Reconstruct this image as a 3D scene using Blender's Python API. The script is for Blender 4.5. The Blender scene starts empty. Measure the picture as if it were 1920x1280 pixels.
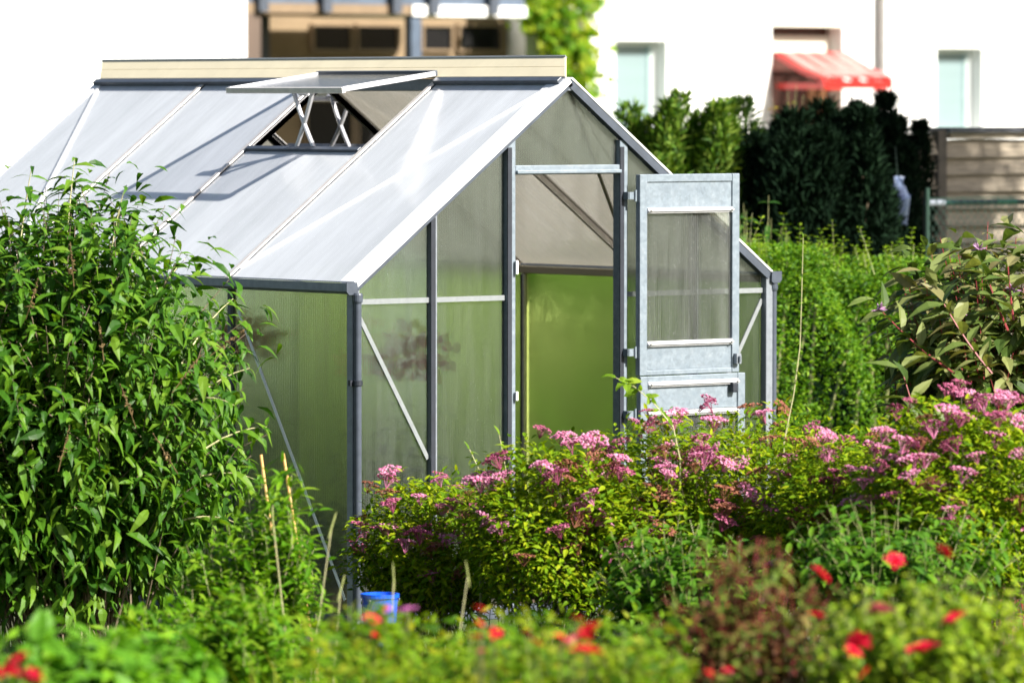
import bpy, bmesh, math, random
import numpy as np
from mathutils import Vector, Matrix
random.seed(7)
RNG = np.random.default_rng(11)
SC = bpy.context.scene
COL = SC.collection
R = math.radians

# ------------------------------------------------------------------ camera numbers
CAM = np.array([-13.81147, -17.94993, 2.21844])
YAW, PIT, ROLL, F = 0.68513, -0.04462, 0.00052, math.exp(9.22717)      # F in pixels of a 1920 wide picture
_d = np.array([math.sin(YAW)*math.cos(PIT), math.cos(YAW)*math.cos(PIT), math.sin(PIT)])
_r = np.array([math.cos(YAW), -math.sin(YAW), 0.0])
_u = np.cross(_r, _d)
CR = _r*math.cos(ROLL)+_u*math.sin(ROLL)
CU = -_r*math.sin(ROLL)+_u*math.cos(ROLL)
def ray(x, y): return _d + CR*(x-960)/F - CU*(y-640)/F
def at(x, y, dep): return CAM + ray(x, y)*dep                 # a point of the place at a given distance
def on_y(x, y, Y):                                            # a point of a vertical plane y = Y
    v = ray(x, y); return CAM + v*((Y-CAM[1])/v[1])
def nrm(v): v = np.asarray(v, float); return v/max(np.linalg.norm(v), 1e-9)

W, L, HE, HR, GM, GD = 2.3195, 3.4617, 1.45, 2.3035, 0.426, 0.845
Q = L/4
SUN = nrm([0.231, -0.765, 0.601])

# ------------------------------------------------------------------ tagging
def tag(o, label=None, cat=None, group=None, kind=None):
    if label: o['label'] = label
    if cat: o['category'] = cat
    if group: o['group'] = group
    if kind: o['kind'] = kind
    return o
def thing(name, label, cat, loc=(0, 0, 0), group=None):
    o = bpy.data.objects.new(name, None); COL.objects.link(o)
    o.location = loc; o.empty_display_size = .1
    return tag(o, label, cat, group)
def link(name, me, mat, parent=None):
    o = bpy.data.objects.new(name, me); COL.objects.link(o)
    if mat is not None and len(me.materials) == 0: me.materials.append(mat)
    if parent is not None:
        o.parent = parent
        w = parent.location.copy(); p = parent.parent
        while p is not None: w += p.location; p = p.parent
        o.location = -w                                         # geometry is written in world coordinates
    return o

# ------------------------------------------------------------------ mesh collector
class MB:
    def __init__(s): s.v = []; s.f = []
    def poly(s, pts):
        b = len(s.v); s.v += [tuple(p) for p in pts]; s.f.append(tuple(range(b, b+len(pts))))
    def prism(s, pts, off):
        pts = [np.asarray(p, float) for p in pts]; off = np.asarray(off, float); n = len(pts); b = len(s.v)
        s.v += [tuple(p) for p in pts]+[tuple(p+off) for p in pts]
        s.f.append(tuple(range(b+n-1, b-1, -1))); s.f.append(tuple(range(b+n, b+2*n)))
        for i in range(n):
            j = (i+1) % n; s.f.append((b+i, b+j, b+n+j, b+n+i))
    def box(s, lo, hi):
        x0, y0, z0 = lo; x1, y1, z1 = hi
        s.prism([(x0, y0, z0), (x1, y0, z0), (x1, y1, z0), (x0, y1, z0)], (0, 0, z1-z0))
    def bar(s, a, b, w, h, up=(0, 0, 1), lift=0.0):                   # rectangular bar from a to b
        a = np.asarray(a, float); b = np.asarray(b, float); t = nrm(b-a); up = np.asarray(up, float)
        up = nrm(up-t*(up@t)); si = np.cross(t, up); o = up*lift
        c = [a+o+si*sx*w/2+up*sz*h/2 for sx, sz in ((-1, -1), (1, -1), (1, 1), (-1, 1))]
        s.prism(c, b-a)
    def tube(s, pts, rad, n=6, cap=True):
        pts = [np.asarray(p, float) for p in pts]
        if not hasattr(rad, '__len__'): rad = [rad]*len(pts)
        b = len(s.v); ref = np.array([.31, .17, .93])
        for i, p in enumerate(pts):
            t = nrm(pts[min(i+1, len(pts)-1)]-pts[max(i-1, 0)])
            e1 = np.cross(t, ref)
            if np.linalg.norm(e1) < .05: e1 = np.cross(t, np.array([1., 0, 0]))
            e1 = nrm(e1); e2 = np.cross(t, e1)
            for k in range(n):
                a = 2*math.pi*k/n; s.v.append(tuple(p+(e1*math.cos(a)+e2*math.sin(a))*rad[i]))
        for i in range(len(pts)-1):
            for k in range(n):
                j = (k+1) % n
                s.f.append((b+i*n+k, b+i*n+j, b+(i+1)*n+j, b+(i+1)*n+k))
        if cap:
            s.f.append(tuple(b+k for k in range(n-1, -1, -1))); e = b+(len(pts)-1)*n
            s.f.append(tuple(e+k for k in range(n)))
    def lathe(s, prof, c=(0, 0, 0), n=24):
        b = len(s.v); c = np.asarray(c, float)
        for r, z in prof:
            for k in range(n):
                a = 2*math.pi*k/n; s.v.append((c[0]+r*math.cos(a), c[1]+r*math.sin(a), c[2]+z))
        for i in range(len(prof)-1):
            for k in range(n):
                j = (k+1) % n; s.f.append((b+i*n+k, b+i*n+j, b+(i+1)*n+j, b+(i+1)*n+k))
    def build(s, name, mat, parent=None, smooth=False, bevel=0):
        me = bpy.data.meshes.new(name); me.from_pydata(s.v, [], s.f); me.update()
        b_ = bmesh.new(); b_.from_mesh(me); bmesh.ops.recalc_face_normals(b_, faces=b_.faces); b_.to_mesh(me); b_.free()
        if smooth:
            me.polygons.foreach_set('use_smooth', [True]*len(me.polygons))
        o = link(name, me, mat, parent)
        if bevel:
            m = o.modifiers.new('bevel', 'BEVEL'); m.width = bevel; m.segments = 2; m.limit_method = 'ANGLE'
        return o

# ------------------------------------------------------------------ materials
def new_mat(name):
    m = bpy.data.materials.new(name); m.use_nodes = True; nt = m.node_tree; nt.nodes.clear()
    out = nt.nodes.new('ShaderNodeOutputMaterial'); return m, nt, out
def N(nt, t, **kw):
    n = nt.nodes.new(t)
    for k, v in kw.items():
        if k.startswith('_'): setattr(n, k[1:], v)
        else: n.inputs[k.replace('__', ' ')].default_value = v
    return n
def c4(c): return (c[0], c[1], c[2], 1)
def ramp(nt, stops):
    r = nt.nodes.new('ShaderNodeValToRGB'); e = r.color_ramp.elements
    while len(e) < len(stops): e.new(.5)
    for k, (p, c) in enumerate(stops): e[k].position = p; e[k].color = c4(c)
    return r
def simple(name, col, rough=.5, metal=0., var=.15, scale=12., bump=0., spec=.5, col2=None, stretch=None):
    m, nt, out = new_mat(name)
    b = N(nt, 'ShaderNodeBsdfPrincipled', Roughness=rough, Metallic=metal); b.inputs['Specular IOR Level'].default_value = spec
    tc = N(nt, 'ShaderNodeTexCoord'); no = N(nt, 'ShaderNodeTexNoise', Scale=scale, Detail=6., Roughness=.65)
    if stretch:
        mp = N(nt, 'ShaderNodeMapping'); mp.inputs['Scale'].default_value = stretch
        nt.links.new(tc.outputs['Object'], mp.inputs['Vector']); nt.links.new(mp.outputs[0], no.inputs['Vector'])
    else: nt.links.new(tc.outputs['Object'], no.inputs['Vector'])
    lo = col2 if col2 else tuple(max(0, x*(1-var)) for x in col); hi = col if col2 else tuple(min(1, x*(1+var)) for x in col)
    r = ramp(nt, [(.32, lo), (.68, hi)]); nt.links.new(no.outputs['Fac'], r.inputs[0]); nt.links.new(r.outputs[0], b.inputs['Base Color'])
    if bump:
        bp = N(nt, 'ShaderNodeBump', Strength=bump, Distance=.01); nt.links.new(no.outputs['Fac'], bp.inputs['Height']); nt.links.new(bp.outputs[0], b.inputs['Normal'])
    nt.links.new(b.outputs[0], out.inputs[0]); return m
def leaf_mat(name, cols, trans=.3, rough=.55, spec=.14, tcol=None):
    m, nt, out = new_mat(name)
    g = N(nt, 'ShaderNodeNewGeometry')
    n = len(cols); r = ramp(nt, [(i/(n-1) if n > 1 else 0, c) for i, c in enumerate(cols)] if n > 1 else [(0, cols[0]), (1, cols[0])])
    nt.links.new(g.outputs['Random Per Island'], r.inputs[0])
    b = N(nt, 'ShaderNodeBsdfPrincipled', Roughness=rough); b.inputs['Specular IOR Level'].default_value = spec
    nt.links.new(r.outputs[0], b.inputs['Base Color'])
    t = N(nt, 'ShaderNodeBsdfTranslucent')
    mx = N(nt, 'ShaderNodeMix', _data_type='RGBA', _blend_type='MULTIPLY'); mx.inputs[0].default_value = 1
    mx.inputs[7].default_value = c4(tcol or (1.5, 1.5, .6)); nt.links.new(r.outputs[0], mx.inputs[6]); nt.links.new(mx.outputs[2], t.inputs[0])
    s = N(nt, 'ShaderNodeMixShader'); s.inputs[0].default_value = trans
    nt.links.new(b.outputs[0], s.inputs[1]); nt.links.new(t.outputs[0], s.inputs[2]); nt.links.new(s.outputs[0], out.inputs[0])
    return m
def poly_mat(name, axis, tint, haze, haze_col, clear, gloss=.12, rough=.22, back=.5):
    """twin wall polycarbonate: ribs along one direction, part clear, part blurring, part scattering, glossy skin"""
    m, nt, out = new_mat(name)
    tc = N(nt, 'ShaderNodeTexCoord'); sp = N(nt, 'ShaderNodeSeparateXYZ'); nt.links.new(tc.outputs['Object'], sp.inputs[0])
    ma = N(nt, 'ShaderNodeMath', _operation='MULTIPLY'); ma.inputs[1].default_value = 2*math.pi/.0125
    nt.links.new(sp.outputs[axis], ma.inputs[0])
    si = N(nt, 'ShaderNodeMath', _operation='SINE'); nt.links.new(ma.outputs[0], si.inputs[0])
    bp = N(nt, 'ShaderNodeBump', Strength=.05, Distance=.003); nt.links.new(si.outputs[0], bp.inputs['Height'])
    # dust and dried runs of water
    mp = N(nt, 'ShaderNodeMapping'); nt.links.new(tc.outputs['Object'], mp.inputs[0])
    mp.inputs['Scale'].default_value = (14, 14, 1.2) if axis == 'X' or haze < .3 else (.5, 3.0, .5)
    no = N(nt, 'ShaderNodeTexNoise', Scale=1.6, Detail=7., Roughness=.7); nt.links.new(mp.outputs[0], no.inputs['Vector'])
    n2 = N(nt, 'ShaderNodeTexNoise', Scale=160., Detail=2.); nt.links.new(tc.outputs['Object'], n2.inputs['Vector'])
    sk = N(nt, 'ShaderNodeMapRange'); sk.inputs['From Min'].default_value = .68; sk.inputs['From Max'].default_value = .76
    sk.inputs['To Max'].default_value = .5; nt.links.new(n2.outputs['Fac'], sk.inputs[0])
    mr = N(nt, 'ShaderNodeMapRange'); mr.inputs['From Min'].default_value = .35; mr.inputs['From Max'].default_value = .72
    mr.inputs['To Min'].default_value = haze*(.85 if haze > .1 else .45); mr.inputs['To Max'].default_value = min(1, haze*(1.2 if haze > .1 else 2.1)); nt.links.new(no.outputs['Fac'], mr.inputs[0])
    ad = N(nt, 'ShaderNodeMath', _operation='ADD', _use_clamp=True); nt.links.new(mr.outputs[0], ad.inputs[0]); nt.links.new(sk.outputs[0], ad.inputs[1])
    # ribs scatter a little more than the gaps
    rb = N(nt, 'ShaderNodeMath', _operation='MULTIPLY_ADD'); rb.inputs[1].default_value = (.05*haze*2 if haze > .1 else haze*.75); nt.links.new(si.outputs[0], rb.inputs[0]); nt.links.new(ad.outputs[0], rb.inputs[2])
    tr = N(nt, 'ShaderNodeBsdfTransparent', Color=c4(tint))
    rf = N(nt, 'ShaderNodeBsdfRefraction', Color=c4(tint), Roughness=rough, IOR=1.32); nt.links.new(bp.outputs[0], rf.inputs['Normal'])
    m1 = N(nt, 'ShaderNodeMixShader'); m1.inputs[0].default_value = clear; nt.links.new(rf.outputs[0], m1.inputs[1]); nt.links.new(tr.outputs[0], m1.inputs[2])
    df = N(nt, 'ShaderNodeBsdfDiffuse', Color=c4(haze_col)); tl = N(nt, 'ShaderNodeBsdfTranslucent', Color=c4(haze_col))
    m2 = N(nt, 'ShaderNodeMixShader'); m2.inputs[0].default_value = back; nt.links.new(df.outputs[0], m2.inputs[1]); nt.links.new(tl.outputs[0], m2.inputs[2])
    m3 = N(nt, 'ShaderNodeMixShader'); nt.links.new(rb.outputs[0], m3.inputs[0]); nt.links.new(m1.outputs[0], m3.inputs[1]); nt.links.new(m2.outputs[0], m3.inputs[2])
    gl = N(nt, 'ShaderNodeBsdfGlossy', Roughness=.16); nt.links.new(bp.outputs[0], gl.inputs['Normal'])
    ge = N(nt, 'ShaderNodeNewGeometry'); dt = N(nt, 'ShaderNodeVectorMath', _operation='DOT_PRODUCT'); nt.links.new(ge.outputs['Incoming'], dt.inputs[0]); nt.links.new(ge.outputs['Normal'], dt.inputs[1])
    ab = N(nt, 'ShaderNodeMath', _operation='ABSOLUTE'); nt.links.new(dt.outputs['Value'], ab.inputs[0])
    su = N(nt, 'ShaderNodeMath', _operation='SUBTRACT'); su.inputs[0].default_value = 1; nt.links.new(ab.outputs[0], su.inputs[1])
    pw = N(nt, 'ShaderNodeMath', _operation='POWER'); pw.inputs[1].default_value = 4.5; nt.links.new(su.outputs[0], pw.inputs[0])
    fm = N(nt, 'ShaderNodeMath', _operation='MULTIPLY_ADD', _use_clamp=True); fm.inputs[1].default_value = .9; fm.inputs[2].default_value = gloss; nt.links.new(pw.outputs[0], fm.inputs[0])
    m4 = N(nt, 'ShaderNodeMixShader'); nt.links.new(fm.outputs[0], m4.inputs[0]); nt.links.new(m3.outputs[0], m4.inputs[1]); nt.links.new(gl.outputs[0], m4.inputs[2])
    nt.links.new(m4.outputs[0], out.inputs[0]); return m
def galvanised(name):
    m, nt, out = new_mat(name)
    tc = N(nt, 'ShaderNodeTexCoord'); vo = N(nt, 'ShaderNodeTexVoronoi', Scale=70.); nt.links.new(tc.outputs['Object'], vo.inputs['Vector'])
    no = N(nt, 'ShaderNodeTexNoise', Scale=24., Detail=6., Roughness=.7); nt.links.new(tc.outputs['Object'], no.inputs['Vector'])
    r1 = ramp(nt, [(.30, (.165, .205, .245)), (.58, (.215, .258, .30)), (.74, (.27, .31, .35)), (.82, (.40, .43, .46))]); nt.links.new(no.outputs['Fac'], r1.inputs[0])
    sx = N(nt, 'ShaderNodeSeparateColor'); nt.links.new(vo.outputs['Color'], sx.inputs[0])
    mr = N(nt, 'ShaderNodeMapRange'); mr.inputs['To Min'].default_value = .90; mr.inputs['To Max'].default_value = 1.1; nt.links.new(sx.outputs[0], mr.inputs[0])
    mx = N(nt, 'ShaderNodeMix', _data_type='RGBA', _blend_type='MULTIPLY'); mx.inputs[0].default_value = 1
    nt.links.new(r1.outputs[0], mx.inputs[6]); nt.links.new(mr.outputs[0], mx.inputs[7])
    b = N(nt, 'ShaderNodeBsdfPrincipled', Roughness=.45, Metallic=.25); nt.links.new(mx.outputs[2], b.inputs['Base Color'])
    nt.links.new(b.outputs[0], out.inputs[0]); return m
def glass_pane(name, col, rough=.12):
    m, nt, out = new_mat(name)
    b = N(nt, 'ShaderNodeBsdfPrincipled', Roughness=rough); b.inputs['Base Color'].default_value = c4(col); b.inputs['Specular IOR Level'].default_value = .12
    nt.links.new(b.outputs[0], out.inputs[0]); return m

M = {}
M['galv'] = galvanised('galvanised_steel')
M['alu'] = simple('bright_aluminium', (.62, .62, .65), .40, .25, .06, 30)
M['alu_grey'] = simple('weathered_aluminium', (.23, .255, .29), .4, .3, .15, 30)
M['alu_white'] = simple('white_coated_aluminium', (.82, .82, .83), .4, .1, .05, 30)
M['alu_mid'] = simple('dull_aluminium', (.23, .25, .26), .45, .2, .12, 40)
M['alu_warm'] = simple('aluminium_bar', (.66, .62, .58), .42, .3, .1, 30)
M['dark_alu'] = simple('anthracite_plastic', (.060, .072, .095), .38, .0, .2, 20)
M['rubber'] = simple('black_rubber', (.018, .022, .032), .5, .0, .2, 20)
M['cream'] = simple('cream_board', (.74, .66, .47), .55, 0, .06, 6)
M['poly_front'] = poly_mat('polycarbonate_gable', 'X', (.72, .78, .74), .055, (.56, .60, .58), .36, .035, .22)
M['poly_side'] = poly_mat('polycarbonate_side', 'Y', (.78, .84, .72), .075, (.56, .60, .54), .36, .04, .20)
M['poly_right'] = poly_mat('polycarbonate_right', 'Y', (.74, .84, .46), .020, (.50, .56, .40), .25, .035, .28)
M['poly_roof'] = poly_mat('polycarbonate_roof', 'Y', (.88, .91, .96), .76, (.83, .86, .90), .50, .10, .25, .16)
M['poly_vent'] = poly_mat('polycarbonate_vent', 'Y', (.99, .99, 1), .03, (.76, .81, .89), .98, .06, .2, .3)
M['poly_far'] = poly_mat('polycarbonate_far_roof', 'Y', (.86, .86, .84), .40, (.66, .62, .54), .35, .04, .25, .60)
M['poly_door'] = poly_mat('polycarbonate_door', 'X', (.86, .88, .85), .09, (.60, .63, .62), .55, .04, .10)
M['white'] = simple('white_render', (.86, .86, .85), .85, 0, .03, 3, .15)
M['creamwall'] = simple('cream_render', (.80, .77, .66), .85, 0, .04, 3)
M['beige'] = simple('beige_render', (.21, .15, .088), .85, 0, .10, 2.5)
M['brownwood'] = simple('brown_wood', (.10, .068, .05), .6, 0, .25, 8, stretch=(1, 1, .2))
M['frame_white'] = simple('white_window_frame', (.80, .82, .82), .4, 0, .03, 10)
M['frame_tan'] = simple('tan_window_frame', (.20, .14, .085), .5, 0, .1, 10)
M['dark_glass'] = glass_pane('dark_glass', (.012, .012, .013))
M['blind_glass'] = simple('pane_with_pale_blind', (.20, .27, .28), .15, 0, .05, 40, stretch=(.02, .02, 1))
M['teal'] = simple('teal_window_seal', (.36, .48, .47), .4)
M['red_paint'] = simple('red_gloss_paint', (.50, .018, .014), .3, 0, .08, 10)
M['slate'] = simple('dark_slate', (.06, .065, .08), .6, 0, .3, 5)
M['railing'] = simple('blue_grey_steel', (.09, .12, .17), .45, .2, .2, 8)
M['fence'] = simple('weathered_fence_wood', (.29, .245, .185), .75, 0, .35, 9, .4, stretch=(.6, .6, 7))
M['fence_dark'] = simple('dark_fence_post', (.10, .085, .07), .8, 0, .3, 9)
M['green_pole'] = simple('dark_green_plastic', (.004, .035, .025), .4)
M['wire'] = simple('green_coated_wire', (.02, .05, .035), .5)
M['bark'] = simple('bark', (.16, .12, .08), .8, 0, .3, 20, .3)
M['stem'] = simple('green_brown_stem', (.24, .25, .10), .6, 0, .25, 20)
M['stem_pale'] = simple('pale_stem', (.40, .38, .20), .6, 0, .25, 20)
M['stem_red'] = simple('red_stem', (.26, .035, .04), .5, 0, .3, 20)
M['cane'] = simple('orange_bamboo', (.62, .36, .12), .45, 0, .15, 20)
M['blue'] = simple('bright_blue_plastic', (.004, .085, .62), .35)
M['terracotta'] = simple('terracotta', (.55, .20, .11), .75, 0, .12, 10)
M['soil'] = simple('soil', (.09, .055, .035), .95, 0, .4, 30, .8)
M['bag'] = simple('pale_blue_plastic', (.42, .52, .66), .4, 0, .3, 14, col2=(.06, .10, .30))

# ------------------------------------------------------------------ world, sun, camera
w = bpy.data.worlds.new('World'); SC.world = w; w.use_nodes = True
nt = w.node_tree; bg = nt.nodes['Background']
sky = nt.nodes.new('ShaderNodeTexSky'); sky.sky_type = 'NISHITA'; sky.sun_disc = False
elev = math.asin(SUN[2]); az = math.atan2(SUN[0], SUN[1])
sky.sun_elevation = elev; sky.sun_rotation = az; sky.air_density = 1.0; sky.dust_density = 2.2; sky.ozone_density = 1.0
nt.links.new(sky.outputs[0], bg.inputs[0]); bg.inputs[1].default_value = .052
sl = bpy.data.lights.new('sun', 'SUN'); sl.energy = 4.9; sl.angle = R(.5); sl.color = (1.0, .95, .86)
so = bpy.data.objects.new('sun', sl); COL.objects.link(so); so.location = (6, -20, 18)
so.rotation_euler = Vector(SUN).to_track_quat('Z', 'Y').to_euler()
cam = bpy.data.cameras.new('camera'); co = bpy.data.objects.new('camera', cam); COL.objects.link(co)
cam.sensor_width = 36; cam.lens = F/1920*36; cam.clip_start = .1; cam.clip_end = 2000
co.matrix_world = Matrix(((CR[0], CU[0], -_d[0], CAM[0]), (CR[1], CU[1], -_d[1], CAM[1]), (CR[2], CU[2], -_d[2], CAM[2]), (0, 0, 0, 1)))
cam.dof.use_dof = True; cam.dof.focus_distance = 22.2; cam.dof.aperture_fstop = (F/1920*36)/52.; cam.dof.aperture_blades = 0
SC.camera = co
SC.view_settings.view_transform = 'Standard'; SC.view_settings.look = 'None'; SC.view_settings.gamma = 1; SC.view_settings.exposure = 1.4
SC.view_settings.use_curve_mapping = False
SC.cycles.use_denoising = True
SC.cycles.max_bounces = 14; SC.cycles.transmission_bounces = 12; SC.cycles.transparent_max_bounces = 24; SC.cycles.diffuse_bounces = 4; SC.cycles.glossy_bounces = 4
SC.cycles.sample_clamp_indirect = 6
SC.cycles.caustics_reflective = False; SC.cycles.caustics_refractive = False

# ------------------------------------------------------------------ ground
FWD = nrm([_d[0], _d[1], 0]); RGT = _r
def ground_z(x, y):
    s = (x-CAM[0])*FWD[0]+(y-CAM[1])*FWD[1]
    t = np.clip((21.0-s)/11.0, 0, 1); return .62*t*t*(3-2*t)
gm = simple('lawn_and_soil', (.035, .070, .012), .95, 0, .3, 1.3, .6, col2=(.045, .035, .02))
ss = np.unique(np.concatenate([np.linspace(-200, -12, 16), np.linspace(-12, 60, 90), np.linspace(60, 900, 20)]))
rs = np.unique(np.concatenate([np.linspace(-700, -14, 14), np.linspace(-14, 14, 36), np.linspace(14, 700, 14)]))
gv = []; gf = []
for s_ in ss:
    for r_ in rs:
        p = CAM[:2]+FWD[:2]*s_+RGT[:2]*r_; gv.append((p[0], p[1], float(ground_z(p[0], p[1]))))
nr = len(rs)
for i in range(len(ss)-1):
    for j in range(nr-1):
        a = i*nr+j; gf.append((a, a+1, a+nr+1, a+nr))
me = bpy.data.meshes.new('ground'); me.from_pydata(gv, [], gf); me.update()
tag(link('ground', me, gm), 'garden ground of lawn and dark soil under the plants', 'ground', kind='structure')

# ------------------------------------------------------------------ leaves
def template(kind):
    if kind == 'small':
        v = [(0, 0), (.45, .5), (.45, -.5), (1, 0)]; f = [(0, 2, 3), (0, 3, 1)]
    elif kind == 'blade':
        v = [(0, .5), (0, -.5), (.5, .42), (.5, -.42), (1, 0)]; f = [(0, 1, 3, 2), (2, 3, 4)]
    else:
        st = {'lance': [(.0, 0), (.16, .62), (.38, 1), (.66, .7), (1, 0)],
              'oval': [(.0, 0), (.14, .72), (.42, 1), (.74, .72), (1, 0)]}[kind]
        v = [(0, 0)]
        for x, wd in st[1:-1]: v += [(x, .5*wd), (x, 0), (x, -.5*wd)]
        v += [(1, 0)]
        f = [(0, 2, 1), (0, 3, 2)]
        for k in range(len(st)-3):
            b = 1+3*k; f += [(b, b+1, b+4, b+3), (b+1, b+2, b+5, b+4)]
        b = 1+3*(len(st)-3); e = len(v)-1; f += [(b, b+1, e), (b+1, b+2, e)]
    return np.array(v, float), f
def leaves(name, mat, parent, P, D, Nn, Ln, Wd, curl=.25, fold=.25, kind='small', wave=0.):
    P = np.asarray(P, float); n = len(P)
    if n == 0: return None
    D = np.asarray(D, float); D = D/np.linalg.norm(D, axis=1, keepdims=True)
    Nn = np.asarray(Nn, float); Nn = Nn-D*np.sum(D*Nn, 1, keepdims=True); Nn = Nn/np.maximum(np.linalg.norm(Nn, axis=1, keepdims=True), 1e-6)
    Y = np.cross(Nn, D); Ln = np.broadcast_to(np.asarray(Ln, float), (n,)); Wd = np.broadcast_to(np.asarray(Wd, float), (n,))
    cu = np.broadcast_to(np.asarray(curl, float), (n,))*RNG.uniform(.5, 1.5, n)
    tv, tf = template(kind); k = len(tv)
    x = tv[:, 0][None, :, None]; y = tv[:, 1][None, :, None]
    zz = (-cu[:, None]*(tv[:, 0]**2)[None, :])*Ln[:, None]+fold*np.abs(tv[:, 1])[None, :]*Wd[:, None]
    if wave: zz = zz+RNG.normal(0, wave, zz.shape)*Wd[:, None]
    V = P[:, None, :]+D[:, None, :]*x*Ln[:, None, None]*(1-.25*cu[:, None, None]*x)+Y[:, None, :]*y*Wd[:, None, None]+Nn[:, None, :]*zz[:, :, None]
    V = V.reshape(-1, 3)
    lens = np.tile(np.array([len(q) for q in tf]), n); idx1 = np.concatenate([np.array(q) for q in tf])
    idx = (idx1[None, :]+(np.arange(n)*k)[:, None]).reshape(-1)
    me = bpy.data.meshes.new(name)
    me.vertices.add(len(V)); me.vertices.foreach_set('co', V.astype(np.float32).ravel())
    me.loops.add(len(idx)); me.loops.foreach_set('vertex_index', idx.astype(np.int32))
    me.polygons.add(len(lens)); st = np.concatenate([[0], np.cumsum(lens)[:-1]])
    me.polygons.foreach_set('loop_start', st.astype(np.int32))
    me.update(calc_edges=True); me.validate()
    if kind in ('lance', 'oval'): me.polygons.foreach_set('use_smooth', [False]*len(me.polygons))
    return link(name, me, mat, parent)
def rdir(n, zmin=-1., zmax=1.):
    z = RNG.uniform(zmin, zmax, n); a = RNG.uniform(0, 2*math.pi, n); r = np.sqrt(1-z*z)
    return np.stack([r*np.cos(a), r*np.sin(a), z], 1)
def bez(a, b, c, t): return a*(1-t)**2+b*2*t*(1-t)+c*t*t
def bush(root, base, cen, rad, n_st, nodes, leaf, mat, stem_mat, stem_r=.004, t0=.3, spread=.12, arch=.25, droop=.3, zmin=-.25,
         kind='lance', inner=.35, side=0, curl=.35, fold=.25, outer=(.82, 1.08), up=.0, foliage='foliage', stems='stems', lean=.25, whorl=2, wave=0., fill=0, fillr=(.55, 1.02)):
    """stems from the base to the bounds of the crown, leaves in pairs along them"""
    base = np.asarray(base, float); cen = np.asarray(cen, float); rad = np.asarray(rad, float)
    mb = MB(); P = []; D = []; NN = []; LS = []; tips = []
    dirs = rdir(n_st, zmin, 1.)
    for i in range(n_st):
        k = RNG.uniform(*outer) if RNG.random() > inner else RNG.uniform(.4, .85)
        tip = cen+rad*dirs[i]*k
        b0 = base+np.array([RNG.normal(0, spread), RNG.normal(0, spread), 0])
        b0[2] = base[2]
        mid = (b0+tip)/2+np.array([0, 0, arch*np.linalg.norm(tip-b0)*.6])+RNG.normal(0, .05, 3)*rad
        ts = np.linspace(0, 1, 7); pts = [bez(b0, mid, tip, t) for t in ts]
        mb.tube(pts, [stem_r*(1.15-.85*t) for t in ts], 4, cap=False)
        paths = [(lambda t, a=b0, b=mid, c=tip: bez(a, b, c, t), t0, nodes)]
        for q in range(side):
            tt = RNG.uniform(.4, .85); o = bez(b0, mid, tip, tt); sd = nrm(rdir(1, -.1, .9)[0]+.6*nrm(tip-b0)+np.array([0, 0, up])); ln = RNG.uniform(.18, .38)*rad.mean()
            e = o+sd*ln; mm = (o+e)/2+np.array([0, 0, .1*ln])
            mb.tube([bez(o, mm, e, t) for t in (0, .5, 1)], [stem_r*.6, stem_r*.5, stem_r*.25], 3, cap=False)
            paths.append((lambda t, a=o, b=mm, c=e: bez(a, b, c, t), .15, max(3, nodes//2))); tips.append((e, nrm(e-o)))
        tips.append((tip, nrm(tip-mid)))
        for fn, s0, m in paths:
            ph = RNG.uniform(0, 6.28)
            for q in range(m):
                t = s0+(1-s0)*(q+RNG.uniform(.2, .8))/m
                p = fn(min(t, 1)); tg = nrm(fn(min(t+.03, 1.03))-fn(t-.03))
                e1 = nrm(np.cross(tg, [.2, .1, 1.])); e2 = np.cross(tg, e1)
                for s in range(whorl):
                    a = ph+q*1.7+s*2*math.pi/whorl
                    dd = nrm(tg*RNG.uniform(.2, .7)+(e1*math.cos(a)+e2*math.sin(a))+np.array([0, 0, -droop*RNG.uniform(.3, 1.4)+up]))
                    P.append(p); D.append(dd); NN.append(np.array([0, 0, 1.])+lean*SUN+RNG.normal(0, .32, 3)+.25*tg)
                    LS.append(RNG.uniform(.55, 1.1)*(1.05-.35*max(0, t-.6)/.4))
    if fill:
        dd_ = rdir(fill, zmin-.35, 1.); kk = RNG.uniform(fillr[0], fillr[1], fill)
        lump_ = 1+.10*np.sin(dd_[:, 0]*7+dd_[:, 2]*5)+.08*np.sin(dd_[:, 1]*9-dd_[:, 2]*6)
        pf = cen+rad*dd_*(kk*lump_)[:, None]
        df = dd_*.6+rdir(fill, -.5, .6)+np.array([0, 0, up-droop*.8]); nf = np.array([0, 0, 1.])+lean*SUN+RNG.normal(0, .4, (fill, 3))+.3*dd_
        P += list(pf); D += list(df); NN += list(nf); LS += list(RNG.uniform(.55, 1.1, fill))
    LS = np.array(LS)
    if stem_mat: mb.build(stems, stem_mat, root)
    leaves(foliage, mat, root, P, D, NN, leaf[0]*LS, leaf[1]*LS*RNG.uniform(.8, 1.15, len(LS)), curl, fold, kind, wave)
    return tips

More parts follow.
